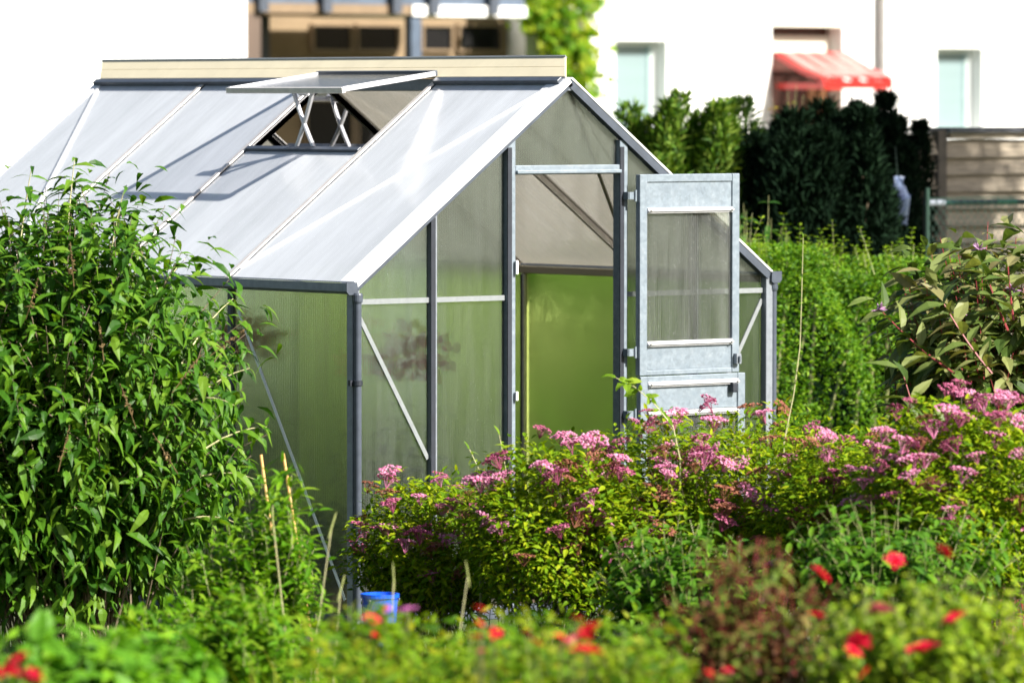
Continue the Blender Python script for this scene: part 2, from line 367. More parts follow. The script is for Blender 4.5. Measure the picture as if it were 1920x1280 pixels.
# ------------------------------------------------------------------ greenhouse
gh = thing('greenhouse', 'aluminium greenhouse with frosted ribbed panels, open roof vent and open door', 'greenhouse', (W/2, L/2, 0))
SL = math.atan2(HR-HE, W/2)
def zr(u): return HE+(HR-HE)*(1-abs(u-W/2)/(W/2))
def rp(side, t, v, h=0.):               # a point on a roof slope: t up the slope, h above it
    nx, nz = -math.sin(SL), math.cos(SL)
    u = W/2*t+nx*h; z = HE+(HR-HE)*t+nz*h
    return np.array([u if side < 0 else W-u, v, z])
PT = .008
def gable_panel(name, pts, y, mat):
    mb = MB(); mb.prism([(u, y, z) for u, z in pts], (0, PT, 0)); return mb.build(name, mat, gh)
def zt(u): return zr(u)-.035
for mir in (False, True):
    X = (lambda u: W-u) if mir else (lambda u: u)
    gable_panel('gable_panel', [(X(.03), .06), (X(GM-.012), .06), (X(GM-.012), zt(GM-.012)), (X(.03), zt(.03))], .012, M['poly_front'])
    gable_panel('gable_panel', [(X(GM+.012), .06), (X(GD-.02), .06), (X(GD-.02), zt(GD-.02)), (X(GM+.012), zt(GM+.012))], .012, M['poly_front'])
    gable_panel('gable_panel', [(X(.03), .06), (X(W/2-.012), .06), (X(W/2-.012), zt(W/2-.012)), (X(.03), zt(.03))], L-.02, M['poly_front'])
gable_panel('gable_panel', [(GD+.02, 1.935), (W-GD-.02, 1.935), (W-GD-.02, zt(GD+.02)), (W/2, HR-.04), (GD+.02, zt(GD+.02))], .012, M['poly_front'])
# uprights of the gables: a bright bar with a dark rubber seal along it
def mullion(u, z1, y=-.008, w=.034, dep=.035):
    mb = MB(); mb.box((u-w/2, y, .05), (u+w/2, y+dep, z1)); o = mb.build('mullion', M['alu_grey'], gh, bevel=.003)
    s = MB(); s.box((u-w/2-.002, y-.004, .05), (u+w/2-.012, y-.0005, z1-.01)); s.build('rubber_seal', M['rubber'], o)
for u in (GM, W-GM): mullion(u, zt(u))
for k in (GM, W/2, W-GM): mullion(k, zt(k), L-.03)
for u, s in ((GD, 1), (W-GD, -1)):
    mb = MB(); mb.box((u-.022, -.012, 0), (u+.022, .036, zr(u)-.03)); o = mb.build('door_post', M['galv'], gh, bevel=.003)
    r_ = MB(); r_.box((u-.024, -.017, .05), (u-.002, -.0125, zr(u)-.06)); r_.build('rubber_seal', M['rubber'], o)
mb = MB(); mb.box((GD+.0225, -.012, 1.895), (W-GD-.0225, .03, 1.935)); mb.box((GD+.0225, -.026, 1.899), (W-GD-.0225, -.0125, 1.914)); mb.build('door_lintel', M['galv'], gh, bevel=.003)
for ca, cb in ((1.47, 1.53), (.93, .97)):
    b_ = MB(); b_.box((GD+.012, -.03, ca), (GD+.024, -.0175, cb)); b_.build('door_catch', M['alu_white'], gh, bevel=.003)
# corner posts, base rails
for u in (.0, W):
    for v in (0., L):
        mb = MB(); mb.box((u-.02, v-.02, 0), (u+.02, v+.02, HE-.012)); o = mb.build('corner_post', M['alu_grey'], gh, bevel=.004)
for a, b in (((.0205, -.015, 0), (W-.0205, .02, .055)), ((.0205, L-.02, 0), (W-.0205, L+.015, .055)), ((-.015, .0205, 0), (.02, L-.0205, .055)), ((W-.02, .0205, 0), (W+.015, L-.0205, .055))):
    mb = MB(); mb.box(a, b); mb.build('base_rail', M['dark_alu'], gh, bevel=.004)
# side walls
for u, sg in ((.006, -1), (W-.014, 1)):
    for k in range(4):
        mb = MB(); of = .05 if sg > 0 else 0; mb.box((u, max(.025, k*Q+.0125-of), .056), (u+PT, (k+1)*Q-(.0125+of if k < 3 else .022), HE-.045)); mb.build('side_panel', M['poly_side' if sg < 0 else 'poly_right'], gh)
    for k in (1, 2, 3):
        uu = u+PT/2; kq = k*Q-(.05 if sg > 0 else 0)
        mb = MB(); mb.box((uu-.018, kq-.012, .056), (uu+.018, kq+.012, HE-.046)); o = mb.build('mullion', M['alu_warm' if sg > 0 else 'dark_alu'], gh, bevel=.003)
        mb = MB(); x0 = uu-.021 if sg > 0 else uu+.0182; mb.box((x0, kq+.002, .056), (x0+.0028, kq+.011, HE-.05)); mb.build('rubber_seal', M['rubber'], o)
# eaves: beam inside and gutter outside
for sg, u in ((-1, 0.), (1, W)):
    mb = MB(); mb.box((min(u, u-sg*.03)+sg*.002, .021, HE-.045), (max(u, u-sg*.03)+sg*.002, L-.021, HE-.012)); mb.build('eave_beam', M['alu_warm' if sg < 0 else 'cream'], gh, bevel=.003)  # right beam takes the paler cream so that it looks sunlit
    prof = [(0, -.004), (0, -.036), (.012, -.042), (.044, -.042), (.056, -.030), (.056, .004), (.050, .004), (.050, -.026), (.040, -.034), (.014, -.034), (.006, -.028), (.006, -.004)]
    mb = MB(); mb.prism([(u+sg*(.003+a), -.03, HE-.002+b) for a, b in prof], (0, L+.06, 0)); o = mb.build('gutter', M['alu_grey'], gh)
    for v in (-.034, L+.030): e = MB(); e.prism([(u+sg*(.001+a), v, HE-.002+b) for a, b in [(0, -.004), (0, -.038), (.012, -.045), (.046, -.045), (.059, -.031), (.059, .007), (.002, .007)]], (0, .004, 0)); e.build('gutter_end', M['dark_alu'], o)
    px, py = (u+sg*.030 if sg > 0 else -.006), (-.010 if sg > 0 else -.040)
    p = MB(); p.tube([(px, py, HE-.05), (px, py, .04)], .0155, 16); p.lathe([(.019, -.02), (.021, -.012), (.021, .012), (.0165, .02)], (px, py, HE-.06), 16)
    o = p.build('downpipe', M['dark_alu'], gh, smooth=False)
    if sg < 0:
        c = MB(); c.lathe([(.0165, -.012), (.020, -.010), (.020, .010), (.0165, .012)], (px, py, 1.035), 16); c.box((px-.03, py+.012, 1.023), (px-.004, py+.03, 1.047)); c.build('clip', M['rubber'], o)
# roof: panels, glazing bars, verge bars
VT = .370                                     # share of the slope taken by a vent
def roof_panel(side, k, t0, t1, mat, name='roof_panel'):
    mb = MB(); a, b = k*Q+.006, (k+1)*Q-.006
    mb.prism([rp(side, t0, a), rp(side, t0, b), rp(side, t1, b), rp(side, t1, a)], rp(side, 0, 0, PT)-rp(side, 0, 0)); return mb.build(name, mat, gh)
for k in range(4):
    roof_panel(-1, k, .0, (1-VT-.01 if k == 1 else .985), M['poly_roof'])
    roof_panel(1, k, .0, (1-VT-.01 if k == 2 else .985), M['poly_far'])
for side in (-1, 1):
    for k in (1, 2, 3):
        mb = MB(); up = rp(side, 0, 0, 1)-rp(side, 0, 0)
        mb.bar(rp(side, -.012, k*Q, .013), rp(side, .975, k*Q, .013), .030, .010, up); o = mb.build('glazing_bar', M['alu_warm'], gh, bevel=.003)
        s = MB(); s.bar(rp(side, .0, k*Q, -.014), rp(side, .97, k*Q, -.014), .016, .026, up); s.build('bar_web', M['alu_warm'], o)
        s = MB(); s.bar(rp(side, .0, k*Q-.0175, .0105), rp(side, .97, k*Q-.0175, .0105), .004, .004, up); s.build('rubber_seal', M['rubber'], o)
    for v, y0 in ((0., -.028), (L, L-.02)):
        mb = MB(); a = np.array([0, y0, 0.]); dn = rp(side, 0, 0, -.030)-rp(side, 0, 0); tp = rp(side, 0, 0, .014)-rp(side, 0, 0)
        pa, pb = rp(side, -.005, 0), rp(side, .998, 0)
        md = rp(side, 0, 0, -.016 if side < 0 else .004)-rp(side, 0, 0)
        mb.prism([pa+a+md, pb+a+md, pb+a+tp, pa+a+tp], (0, .105 if v == 0 else .048, 0)); o = mb.build('verge_rafter', M['alu_white'], gh, bevel=.003)
        wb = MB(); wb.prism([pa+a+dn+(0, .004, 0), pb+a+dn+(0, .004, 0), pb+a+md+dn*.01+(0, .004, 0), pa+a+md+dn*.01+(0, .004, 0)], (0, .035, 0)); wb.build('verge_web', M['dark_alu'], o)
    mb = MB()
    # diagonal struts under the slope
    up = rp(side, 0, 0, 1)-rp(side, 0, 0)
    for va, vb in ((.03, Q), (L-.03, 3*Q)):
        mb = MB(); h_ = .012 if side < 0 else -.018; mb.bar(rp(side, .96, va, h_), rp(side, .03, vb, h_), .018, .006, up); mb.build('roof_strut', M['alu_white' if side < 0 else 'alu_warm'], gh)
# ridge
mb = MB(); mb.box((W/2-.022, -.02, HR-.05), (W/2+.022, L+.02, HR+.004)); mb.build('ridge_beam', M['alu_grey'], gh, bevel=.004)
mb = MB()
for (va, vb) in ((-.012, Q-.01), (2*Q+.01, L+.012)):
    mb = MB(); mb.bar(rp(-1, .972, va, .022), rp(-1, .972, vb, .022), .030, .022, rp(-1, 0, 0, 1)-rp(-1, 0, 0)); mb.build('ridge_strip', M['dark_alu'], gh, bevel=.003)  # dark strip along the slope top, just below the ridge board
q0, q1, q2, q3, q4 = (np.array([W/2-.012+.085*t, 0, HR+.006+.085*t]) for t in (0, .48, .5, .98, 1.0))
nb = np.array([-.707, 0, .707])
cap = MB()
for qa, qb, hh_ in ((q0, q1, .010), (q1, q2, .004), (q2, q3, .010)):
    sa, sb = ((q_[0]-q0[0])*1.2-.012 for q_ in (qa, qb)); cap.prism([qa+(0, sa, 0), qb+(0, sb, 0), qb+nb*hh_+(0, sb, 0), qa+nb*hh_+(0, sa, 0)], (0, L+.024, 0))
o = cap.build('ridge_board', M['cream'], gh)
tp = MB(); tp.prism([q3+(0, .086, 0), q4+(.004, .089, .004), q4+nb*.014+(.004, .089, .004), q3+nb*.014+(0, .086, 0)], (0, L+.028, 0)); tp.build('board_cap', M['alu_mid'], o)
# vents, one on each slope
def vent(side, k, ang):
    a, b = k*Q+.004, (k+1)*Q-.004; H = np.array([W/2-.03, 0, HR+.022]); ln = .515
    dr = np.array([-math.cos(ang), 0, -math.sin(ang)]); nn = np.array([-math.sin(ang), 0, math.cos(ang)])
    def q(s, v, h=0):
        p = H+dr*s+nn*h+np.array([0, v, 0]); p = p.copy()
        if side > 0: p[0] = W-p[0]
        return p
    mb = MB(); mb.prism([q(.02, a+.02), q(.02, b-.02), q(ln-.012, b-.02), q(ln-.012, a+.02)], q(0, 0, .008)-q(0, 0, 0)); root = mb.build('roof_vent', M['poly_vent'], gh)
    f = MB(); up = q(0, 0, 1)-q(0, 0)
    for vv in (a+.01, b-.01): f = MB(); f.bar(q(0, vv, .004), q(ln, vv, .004), .022, .022, up); f.build('vent_side', M['alu'], root, bevel=.003)
    f = MB(); f.bar(q(ln, a, .0), q(ln, b, .0), .022, .026, up); f.build('vent_edge', M['alu_warm'], root, bevel=.003)
    f = MB(); f.bar(q(.0, a, .006), q(.0, b, .006), .026, .026, up); f.build('vent_hinge', M['dark_alu'], root, bevel=.003)
    # sill of the opening
    s = MB(); s.bar(rp(side, 1-VT-.004, a+.014, .010), rp(side, 1-VT-.004, b-.014, .010), .024, .026, rp(side, 0, 0, 1)-rp(side, 0, 0)); s.build('vent_sill', M['dark_alu'], gh, bevel=.002)
    for v_ in (a-.004, b+.004):
        s = MB(); s.bar(rp(side, 1-VT, v_, -.012), rp(side, .97, v_, -.012), .016, .03, rp(side, 0, 0, 1)-rp(side, 0, 0)); s.build('vent_jamb', M['alu'], gh)
    # automatic opener: crossed arms
    vm = (a+b)/2
    ar = MB()
    for dv in (-.075, .075):
        p0 = rp(side, 1-VT-.0, vm-dv, .0); p1 = q(ln-.10, vm+dv, -.006)
        m_ = (p0+p1)/2+np.array([0, dv*.25, .0]); ar.tube([bez(p0, m_, p1, t) for t in np.linspace(0, 1, 6)], .010, 8)
    ar.tube([q(ln-.10, vm-.10, -.01), q(ln-.10, vm+.10, -.01)], .010, 8)
    ar.tube([rp(side, 1-VT, vm-.11, .0), rp(side, 1-VT, vm+.11, .0)], .009, 8); c = q(ln-.10, vm, -.06); ar.tube([c+np.array([0, -.03, .04]), c+np.array([0, .03, .04])], .018, 10)
    ar.build('vent_opener', M['alu'], root)
vent(-1, 1, R(7.7)); vent(1, 2, R(12))
# inside: cross rails and diagonal struts of the walls
for mir in (False, True):
    X = (lambda u: W-u) if mir else (lambda u: u)
    mb = MB(); mb.bar((X(.022), .0055, 1.371), (X(GM-.0175), .0055, 1.371), .010, .022); mb.bar((X(GM+.0175), .0055, 1.371), (X(GD-.0225), .0055, 1.371), .010, .022); mb.build('cross_rail', M['alu_mid'], gh)
    mb = MB(); mb.bar((X(.024), .007, 1.330), (X(GM-.024), .007, .70), .007, .019, (1, 0, 0)); mb.build('wall_strut', M['alu_mid'], gh)
    if not mir:
        mb = MB(); mb.bar((.0025, Q-.03, HE-.10), (.0025, .06, .12), .005, .013, (0, 1, 0)); o = mb.build('wall_strut', M['alu_white'], gh)
# open stable door, both leaves folded back along the gable
def pnl(mb, x0, x1, z0, z1, y0, y1): mb.box((x0, y0, z0), (x1, y1, z1))
dx0 = W-GD+.036; dw = .578; y0 = -.078; y1 = -.048
def leaf(x0, x1, z0, z1, yb, bands, panes, rails, skew=0.):
    root = MB(); sw = .042
    root.box((x0, yb, z0), (x0+sw, yb+.03, z1)); root.box((x1-sw, yb, z0), (x1, yb+.03, z1))
    root.box((x0+sw+.0005, yb+.002, z1-.034), (x1-sw-.0005, yb+.028, z1)); root.box((x0+sw+.0005, yb+.002, z0), (x1-sw-.0005, yb+.028, z0+.022))
    ro = root.build('door_leaf', M['galv'], gh, bevel=.003)
    for a, b in panes:
        m = MB(); m.box((x0+sw-.004, yb+.012, a), (x1-sw+.004, yb+.018, b)); m.build('door_pane', M['poly_door'], ro)
    for a, b in bands:
        m = MB(); m.box((x0+sw+.0005, yb+.008, a), (x1-sw-.0005, yb+.024, b)); m.build('metal_band', M['galv'], ro)
    for z in rails:
        m = MB(); m.box((x0+sw+.0005, yb-.004, z-.012), (x1-sw-.0005, yb+.026, z+.012)); m.box((x0+sw+.0005, yb-.012, z-.004), (x1-sw-.0005, yb-.0045, z+.002))
        m.build('door_rail', M['alu'], ro, bevel=.002)
        for xx in (x0+sw+.012, x1-sw-.012): s = MB(); s.lathe([(0, .0), (.006, 0), (.006, .006), (0, .008)], (xx, yb-.016, z-.002), 8); s.build('screw', M['alu_warm'], ro)
    return ro
up_ = leaf(dx0, dx0+dw, 1.018, 1.892, y0, [(1.746, 1.857), (1.041, 1.142)], [(1.166, 1.722)], [1.734, 1.154])
lo_ = leaf(dx0, dx0+dw+.03, .09, 1.014, y0-.006, [(.865, .966)], [(.12, .835)], [.978, .850])
for o_ in (up_, lo_):
    o_.name = o_.name
m = MB(); m.box((dx0+dw-.034, y0-.022, 1.055), (dx0+dw-.008, y0-.0005, 1.10)); m.tube([(dx0+dw-.021, y0-.03, 1.062), (dx0+dw-.021, y0-.03, 1.09)], .006, 8); m.build('door_latch', M['alu_grey'], up_)
m = MB(); m.box((dx0+dw-.062, y0-.03, .93), (dx0+dw-.03, y0-.0065, .975)); m.build('door_latch', M['rubber'], lo_, bevel=.006)
for z in (.25, .85, 1.12, 1.8): m = MB(); m.tube([(dx0-.008, y0+.02, z-.025), (dx0-.008, y0+.02, z+.025)], .006, 10); m.box((dx0-.04, y0+.024, z-.016), (dx0-.002, y0+.028, z+.016)); m.box((dx0-.044, y0+.0285, z-.016), (dx0-.038, -.0125, z+.016)); m.build('hinge', M['galv'], gh)
m = MB(); m.box((.03, .03, .006), (W-.03, L-.03, .02)); tag(m.build('soil', M['soil']), 'dark soil floor inside the greenhouse', 'soil', kind='structure')

# plants inside; the red tufts are added to imitate a reddish reflection
mt = leaf_mat('inside_plant_leaf', [(.04, .10, .012), (.08, .17, .02), (.11, .22, .03)], .35)
mr_ = leaf_mat('inside_reflection_red', [(.70, .14, .08), (.80, .22, .13), (.80, .40, .28)], .6, .6, .1, (1.1, 1, 1))
for i, (x, y, r_, h, red_, lab) in enumerate(((.26, 1.10, .20, 1.05, 1, 'tall plant with added red tufts imitating a reflection in the ribbed side panel'), (.52, .30, .20, 1.02, 1, 'tall plant with added red tufts imitating a reflection in the gable panel next to the corner'), (.5, 2.1, .35, .8, 0, 'leafy green plant deep inside the greenhouse'), (.30, .45, .2, .5, 0, 'low leafy plant close to the front corner inside the greenhouse'))):
    t = thing('greenhouse_plant', lab, 'plant', (x, y, .02), 'plants growing inside the greenhouse')
    bush(t, (x, y, .02), (x, y, .02+h*.55), (r_, r_, h*.5), 24, 8, (.10, .04) if red_ else (.10, .05), mt, M['stem'], kind='oval')
    if red_:
        n = 90; dd = rdir(n)*RNG.random(n)[:, None]**.4; leaves('reflection_tuft', mr_, t, np.array([x, y, h+.12])+dd*np.array([.17, .17, .13]), rdir(n), rdir(n), .055, .045, .2, .2, 'oval')

# ------------------------------------------------------------------ house
YH = on_y(1200, 100, 0)[1] if False else float(at(1200, 100, 55)[1])
hx = lambda px, y=YH: float(on_y(px, 150, y)[0])
hz = lambda px, py, y=YH: float(on_y(px, py, y)[2])
house = thing('house', 'white rendered house with red canopy over its door and shaded balcony recess', 'house', (hx(1400), YH, 0))
HX0, HX1, HT = hx(985), hx(2700), 6.2
def wall_open(name, x0, x1, z0, z1, y, th, ops, mat):
    xs = sorted({x0, x1, *[o[0] for o in ops], *[o[1] for o in ops]}); zs = sorted({z0, z1, *[o[2] for o in ops], *[o[3] for o in ops]})
    m = MB(); inn = lambda cx, cz: any(o[0] < cx < o[1] and o[2] < cz < o[3] for o in ops)
    for i in range(len(xs)-1):
        for j in range(len(zs)-1):
            if inn((xs[i]+xs[i+1])/2, (zs[j]+zs[j+1])/2): continue
            m.poly([(xs[i], y, zs[j]), (xs[i+1], y, zs[j]), (xs[i+1], y, zs[j+1]), (xs[i], y, zs[j+1])])
    for a, b, c, d in ops:
        m.poly([(a, y, c), (a, y, d), (a, y+th, d), (a, y+th, c)]); m.poly([(b, y, d), (b, y, c), (b, y+th, c), (b, y+th, d)])
        m.poly([(a, y, d), (b, y, d), (b, y+th, d), (a, y+th, d)]); m.poly([(b, y, c), (a, y, c), (a, y+th, c), (b, y+th, c)])
    m.poly([(x0, y, z0), (x0, y, z1), (x0, y+8, z1), (x0, y+8, z0)]); m.poly([(x1, y, z1), (x1, y, z0), (x1, y+8, z0), (x1, y+8, z1)])
    m.poly([(x0, y, z1), (x1, y, z1), (x1, y+8, z1), (x0, y+8, z1)]); m.poly([(x1, y+8, z0), (x1, y+8, z1), (x0, y+8, z1), (x0, y+8, z0)])
    return m.build(name, mat, house)
def op(xa, xb, ya, yb): xm = (xa+xb)/2; return (hx(xa), hx(xb), hz(xm, yb), hz(xm, ya))
w1 = op(1153, 1250, 76, 262); w2 = op(1755, 1842, 90, 262); dr = op(1446, 1580, 50, 420)
wu = [(hx(1150), hx(1290), 4.2, 5.4), (hx(1750), hx(1890), 4.2, 5.4)]
wall_open('wall', HX0, HX1, 0, HT, YH, .26, [w1, w2, dr]+wu, M['white'])
def window(o, pane, frame, y, fw=.05, seal=None):
    a, b, c, d = o; m = MB(); t = .06
    m.box((a, y, c), (a+fw, y+t, d)); m.box((b-fw*1.3, y, c), (b, y+t, d)); m.box((a+fw, y, d-fw), (b-fw*1.3, y+t, d)); m.box((a+fw, y, c), (b-fw*1.3, y+t, c+fw))
    f = m.build('window', frame, house)
    p = MB(); p.box((a+fw, y+.03, c+fw), (b-fw*1.3, y+.04, d-fw)); p.build('pane', pane, f)
    if seal:
        s = MB(); s.box((b-fw*1.3-.03, y+.012, c+fw), (b-fw*1.3-.002, y+.0295, d-fw)); s.build('seal', seal, f)
for o in [w1, w2]+wu: window(o, M['blind_glass'], M['frame_white'], YH+.16, .05, M['teal'])
m = MB(); m.box((dr[0], YH+.24, 0), (dr[1], YH+.27, dr[3])); d_ = m.build('door', simple('dark_red_door', (.06, .018, .012), .5, 0, .1, 6), house)
m = MB(); m.box((dr[0]+.002, YH+.2, hz(1500, 98)), (dr[1]-.002, YH+.238, hz(1500, 68))); m.build('fanlight', M['creamwall'], d_)
m = MB(); m.box((dr[1]-.30, YH+.20, 0), (dr[1]-.02, YH+.239, hz(1560, 160))); m.build('door_panel', simple('orange_brown_door', (.16, .065, .025), .5, 0, .1, 6), d_)
m = MB(); m.box((dr[0]-.02, YH-.012, dr[3]+.002), (dr[1]+.0, YH-.001, HT-.3)); m.build('wall_panel', M['creamwall'], house)
xp = hx(1645); m = MB(); m.tube([(xp, YH-.07, 0), (xp, YH-.07, HT)], .04, 12); m.build('downpipe', simple('zinc_pipe', (.30, .29, .28), .5, .3), house)
# red canopy over the door
za, zb = hz(1500, 102), hz(1550, 160); YC = YH-.75
xa, xb = hx(1452), hx(1578)
cv = MB(); cv.bar((xa, YC, zb), (xb, YC, zb), .06, .085); cv.bar((xa, YH-.02, za), (xb, YH-.02, za), .03, .05); can = cv.build('door_canopy', M['red_paint'], house)
nrib = 5
for i in range(nrib):
    x = xa+.02+(xb-xa-.04)*i/(nrib-1)
    m = MB(); pts = [np.array([x, YH-.03, za]), np.array([x, YH-.45, za-(za-zb)*.55]), np.array([x, YC+.02, zb+.07]), np.array([x, YC, zb])]
    for p, q in zip(pts[:-1], pts[1:]): m.bar(p, q, .07, .06, (0, -.3, 1))
    m.build('rib', M['red_paint'], can)
gm_, nt_, out_ = new_mat('canopy_sheet'); t_ = N(nt_, 'ShaderNodeBsdfTransparent'); l_ = N(nt_, 'ShaderNodeBsdfTranslucent', Color=(.85, .78, .76, 1)); g2 = N(nt_, 'ShaderNodeBsdfDiffuse', Color=(.75, .66, .63, 1))
a_ = N(nt_, 'ShaderNodeMixShader'); b2 = N(nt_, 'ShaderNodeMixShader'); nt_.links.new(l_.outputs[0], a_.inputs[1]); nt_.links.new(g2.outputs[0], a_.inputs[2]); b2.inputs[0].default_value = .40
nt_.links.new(t_.outputs[0], b2.inputs[1]); nt_.links.new(a_.outputs[0], b2.inputs[2]); nt_.links.new(b2.outputs[0], out_.inputs[0])
m = MB(); m.prism([(xa+.02, YH-.03, za+.02), (xb-.02, YH-.03, za+.02), (xb-.02, YH-.45, za-(za-zb)*.55+.02), (xa+.02, YH-.45, za-(za-zb)*.55+.02)], (0, 0, .006))
m.prism([(xa+.02, YH-.452, za-(za-zb)*.55+.02), (xb-.02, YH-.452, za-(za-zb)*.55+.02), (xb-.02, YC, zb+.09), (xa+.02, YC, zb+.09)], (0, 0, .006)); m.build('sheet', gm_, can)
for x in (xa+.04, xb-.04): m = MB(); m.bar((x, YH-.02, zb-.012), (x, YC+.05, zb-.012), .05, .05); m.build('bracket', M['red_paint'], can)
# balcony part with the shaded recess
YB = YH+.28; YP = YH-1.6
BX0 = hx(463, YP); lw = []
wall_open('wall', hx(-2600, YP), hx(462, YP), 0, HT, YP, .26, [], M['white'])  # white wall added as a stand-in for the blown-out sky
zs0, zs1 = hz(700, 27, YP), hz(700, 9, YP)
xmid = hx(772, YP); BX1 = hx(985, YP)
for xa_, xb_, ya_, yb_ in ((580, 657, 46, 98), (663, 745, 46, 98), (785, 845, 46, 98), (853, 938, 46, 98), (566, 659, 185, 350), (664, 770, 185, 350), (785, 938, 185, 350)):
    if True:
        xm = (xa_+xb_)/2; lw.append((hx(xa_, YB), hx(xb_, YB), float(on_y(xm, yb_, YB)[2]), float(on_y(xm, ya_, YB)[2])))
BW0 = hx(440, YB)
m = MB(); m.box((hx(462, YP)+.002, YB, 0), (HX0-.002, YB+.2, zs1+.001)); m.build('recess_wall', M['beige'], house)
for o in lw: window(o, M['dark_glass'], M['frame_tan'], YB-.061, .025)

m = MB(); m.box((BX0, YP, zs0), (xmid, YH-.002, zs1)); m.build('balcony_slab', M['frame_tan'], house)
m = MB(); m.box((xmid+.001, YP-.02, zs0-.01), (BX1, YH-.002, zs1)); m.build('balcony_slab', M['white'], house)
m = MB(); m.box((BX0, YP, 0), (BX0+.16, YP+.14, zs0-.001)); m.build('balcony_post', M['brownwood'], house)
m = MB(); m.box((hx(490, YH-.4), YH-.4, 0), (hx(506, YH-.4), YH-.3, zs0-.001)); m.build('balcony_post', M['slate'], house)
xq = hx(782, YP); m = MB(); m.box((xq-.06, YP+.01, 0), (xq+.06, YP+.11, zs0-.011)); m.build('balcony_post', M['railing'], house)
m = MB(); m.box((BX0, YP+.02, zs1+.001), (BX1, YP+.05, zs1+.95)); rl = m.build('railing', M['railing'], house)
for px in (488, 607, 738, 808, 920):
    x = hx(px, YP); m = MB(); m.box((x-.05, YP-.07, zs1-.08), (x+.05, YP-.021, zs1+1.0)); m.build('railing_post', M['dark_alu'], rl)
m = MB(); m.box((hx(462, YP)+.002, YB, zs1+.002), (HX0-.002, YB+6, HT)); m.build('upper_wall', M['white'], house)
rf = MB(); rf.prism([(hx(-2600, YP)-.4, YP-.5, HT+.002), (HX1+.4, YP-.5, HT+.002), (HX1+.4, YH+4, HT+2.6), (hx(-2600, YP)-.4, YH+4, HT+2.6)], (0, 0, .18)); rf.prism([(hx(-2600, YP)-.4, YH+8.5, HT+.002), (HX1+.4, YH+8.5, HT+.002), (HX1+.4, YH+4.002, HT+2.6), (hx(-2600, YP)-.4, YH+4.002, HT+2.6)], (0, 0, .18))
rf.build('roof', M['slate'], house)

# creeper on the corner of the house
iv = thing('climbing_plant', 'bright green climbing plant hanging down the white house corner', 'climbing plant', (hx(1060), YH-.2, 0))
ml = leaf_mat('creeper_leaf', [(.05, .13, .005), (.10, .22, .008), (.20, .30, .012), (.26, .30, .02)], .4)
P = []; mbv = MB()
sp = [(985, -60, 1030, 60, 26), (1030, -60, 1060, 150, 40), (1090, -80, 1085, 120, 46), (1075, 60, 1095, 195, 30), (1000, 10, 1075, 100, 26)]
for xa_, ya_, xb_, yb_, wd in sp:
    pts = []
    for t in np.linspace(0, 1, 8):
        p = on_y(xa_+(xb_-xa_)*t, ya_+(yb_-ya_)*t, YH-.12); pts.append(p)
    mbv.tube(pts, .012, 5)
    for j in range(290):
        t = RNG.random(); wq = wd*(1.15-.7*max(0, t-.5)); k_ = int(t*9); q = on_y(xa_+(xb_-xa_)*t+RNG.normal(0, wq*.5)+16*math.sin(k_*2.7+xa_), ya_+(yb_-ya_)*t+RNG.normal(0, 9), YH-.12-abs(RNG.normal(0, .13))-.12*(k_ % 2)); P.append(q)
top = on_y(1060, -60, YH-.12); gx, gy = top[0], top[1]
mbv.tube([(gx+.25, YH-.05, 0), (gx+.3, YH-.06, 2.0), (gx+.1, YH-.08, 3.6)], .02, 6)
mbv.build('stems', M['bark'], iv)
n = len(P); leaves('foliage', ml, iv, P, rdir(n, -1, .2)+np.array([0, -.3, -.3]), np.tile(SUN, (n, 1))+RNG.normal(0, .5, (n, 3)), RNG.uniform(.06, .12, n), RNG.uniform(.06, .11, n), .3, .2, 'oval')

# ------------------------------------------------------------------ fence, pole, wire, bag
YF = float(at(1800, 300, 33.0)[1]); fx = lambda px: float(on_y(px, 300, YF)[0]); fz = lambda px, py: float(on_y(px, py, YF)[2])
fen = thing('wooden_fence', 'weathered fence of woven horizontal wooden slats with a dark cap', 'fence', (fx(1800), YF, 0))
bays = [(fx(1150), fx(1450)), (fx(1450), fx(1752)), (fx(1768), fx(2110)), (fx(2120), fx(2460))]
zt0 = fz(1800, 262)
for bi, (a, b) in enumerate(bays):
    m = MB(); nsl = 20; ph = .104
    zt_ = zt0 if bi > 1 else zt0+.02
    for k in range(nsl):
        z1 = zt_-k*ph
        if z1 < .05: break
        segs = 12; top_ = []; xs = np.linspace(a, b, segs+1); sgn = 1 if k % 2 else -1
        for i in range(segs):
            ph_ = k*1.1; ya = YF+.010*math.sin(ph_+i*.52); yb = YF+.010*math.sin(ph_+(i+1)*.52)
            dz = .004*math.sin(k*2.3+i*.7); dz2 = .004*math.sin(k*2.3+(i+1)*.7)
            m.prism([(xs[i], ya-.034, z1-.108), (xs[i+1], yb-.034, z1-.108), (xs[i+1], yb+.004, z1+dz2), (xs[i], ya+.004, z1+dz)], (0, .010, 0))
    for t in (.5,):
        x = a+(b-a)*t; m.box((x-.012, YF-.064, .05), (x+.012, YF-.052, zt_-.02))
    m.build('slat_panel', M['fence'], fen)
for bi, x in enumerate([fx(1150)-.05, fx(1450), fx(1760), fx(2115)]):
    m = MB(); m.box((x-.035, YF-.035, 0), (x+.035, YF+.035, zt0+.06)); m.build('post', M['fence_dark' if bi < 3 else 'fence'], fen)
m = MB(); m.prism([(fx(1768), YF-.06, zt0+.045), (fx(2460), YF-.06, zt0+.045), (fx(2460), YF+.06, zt0+.045), (fx(1768), YF+.06, zt0+.045)], (0, 0, .03)); m.box((fx(1150), YF-.04, zt0+.055), (fx(1752), YF+.04, zt0+.075)); m.build('cap', M['slate'], fen)
m = MB(); m.box((fx(1775), YF-.03, zt0+.005), (fx(2460), YF+.02, zt0+.044)); m.build('top_rail', M['fence'], fen)
a, b = at(1738, 381, 31.0), at(2010, 377, 32.2)
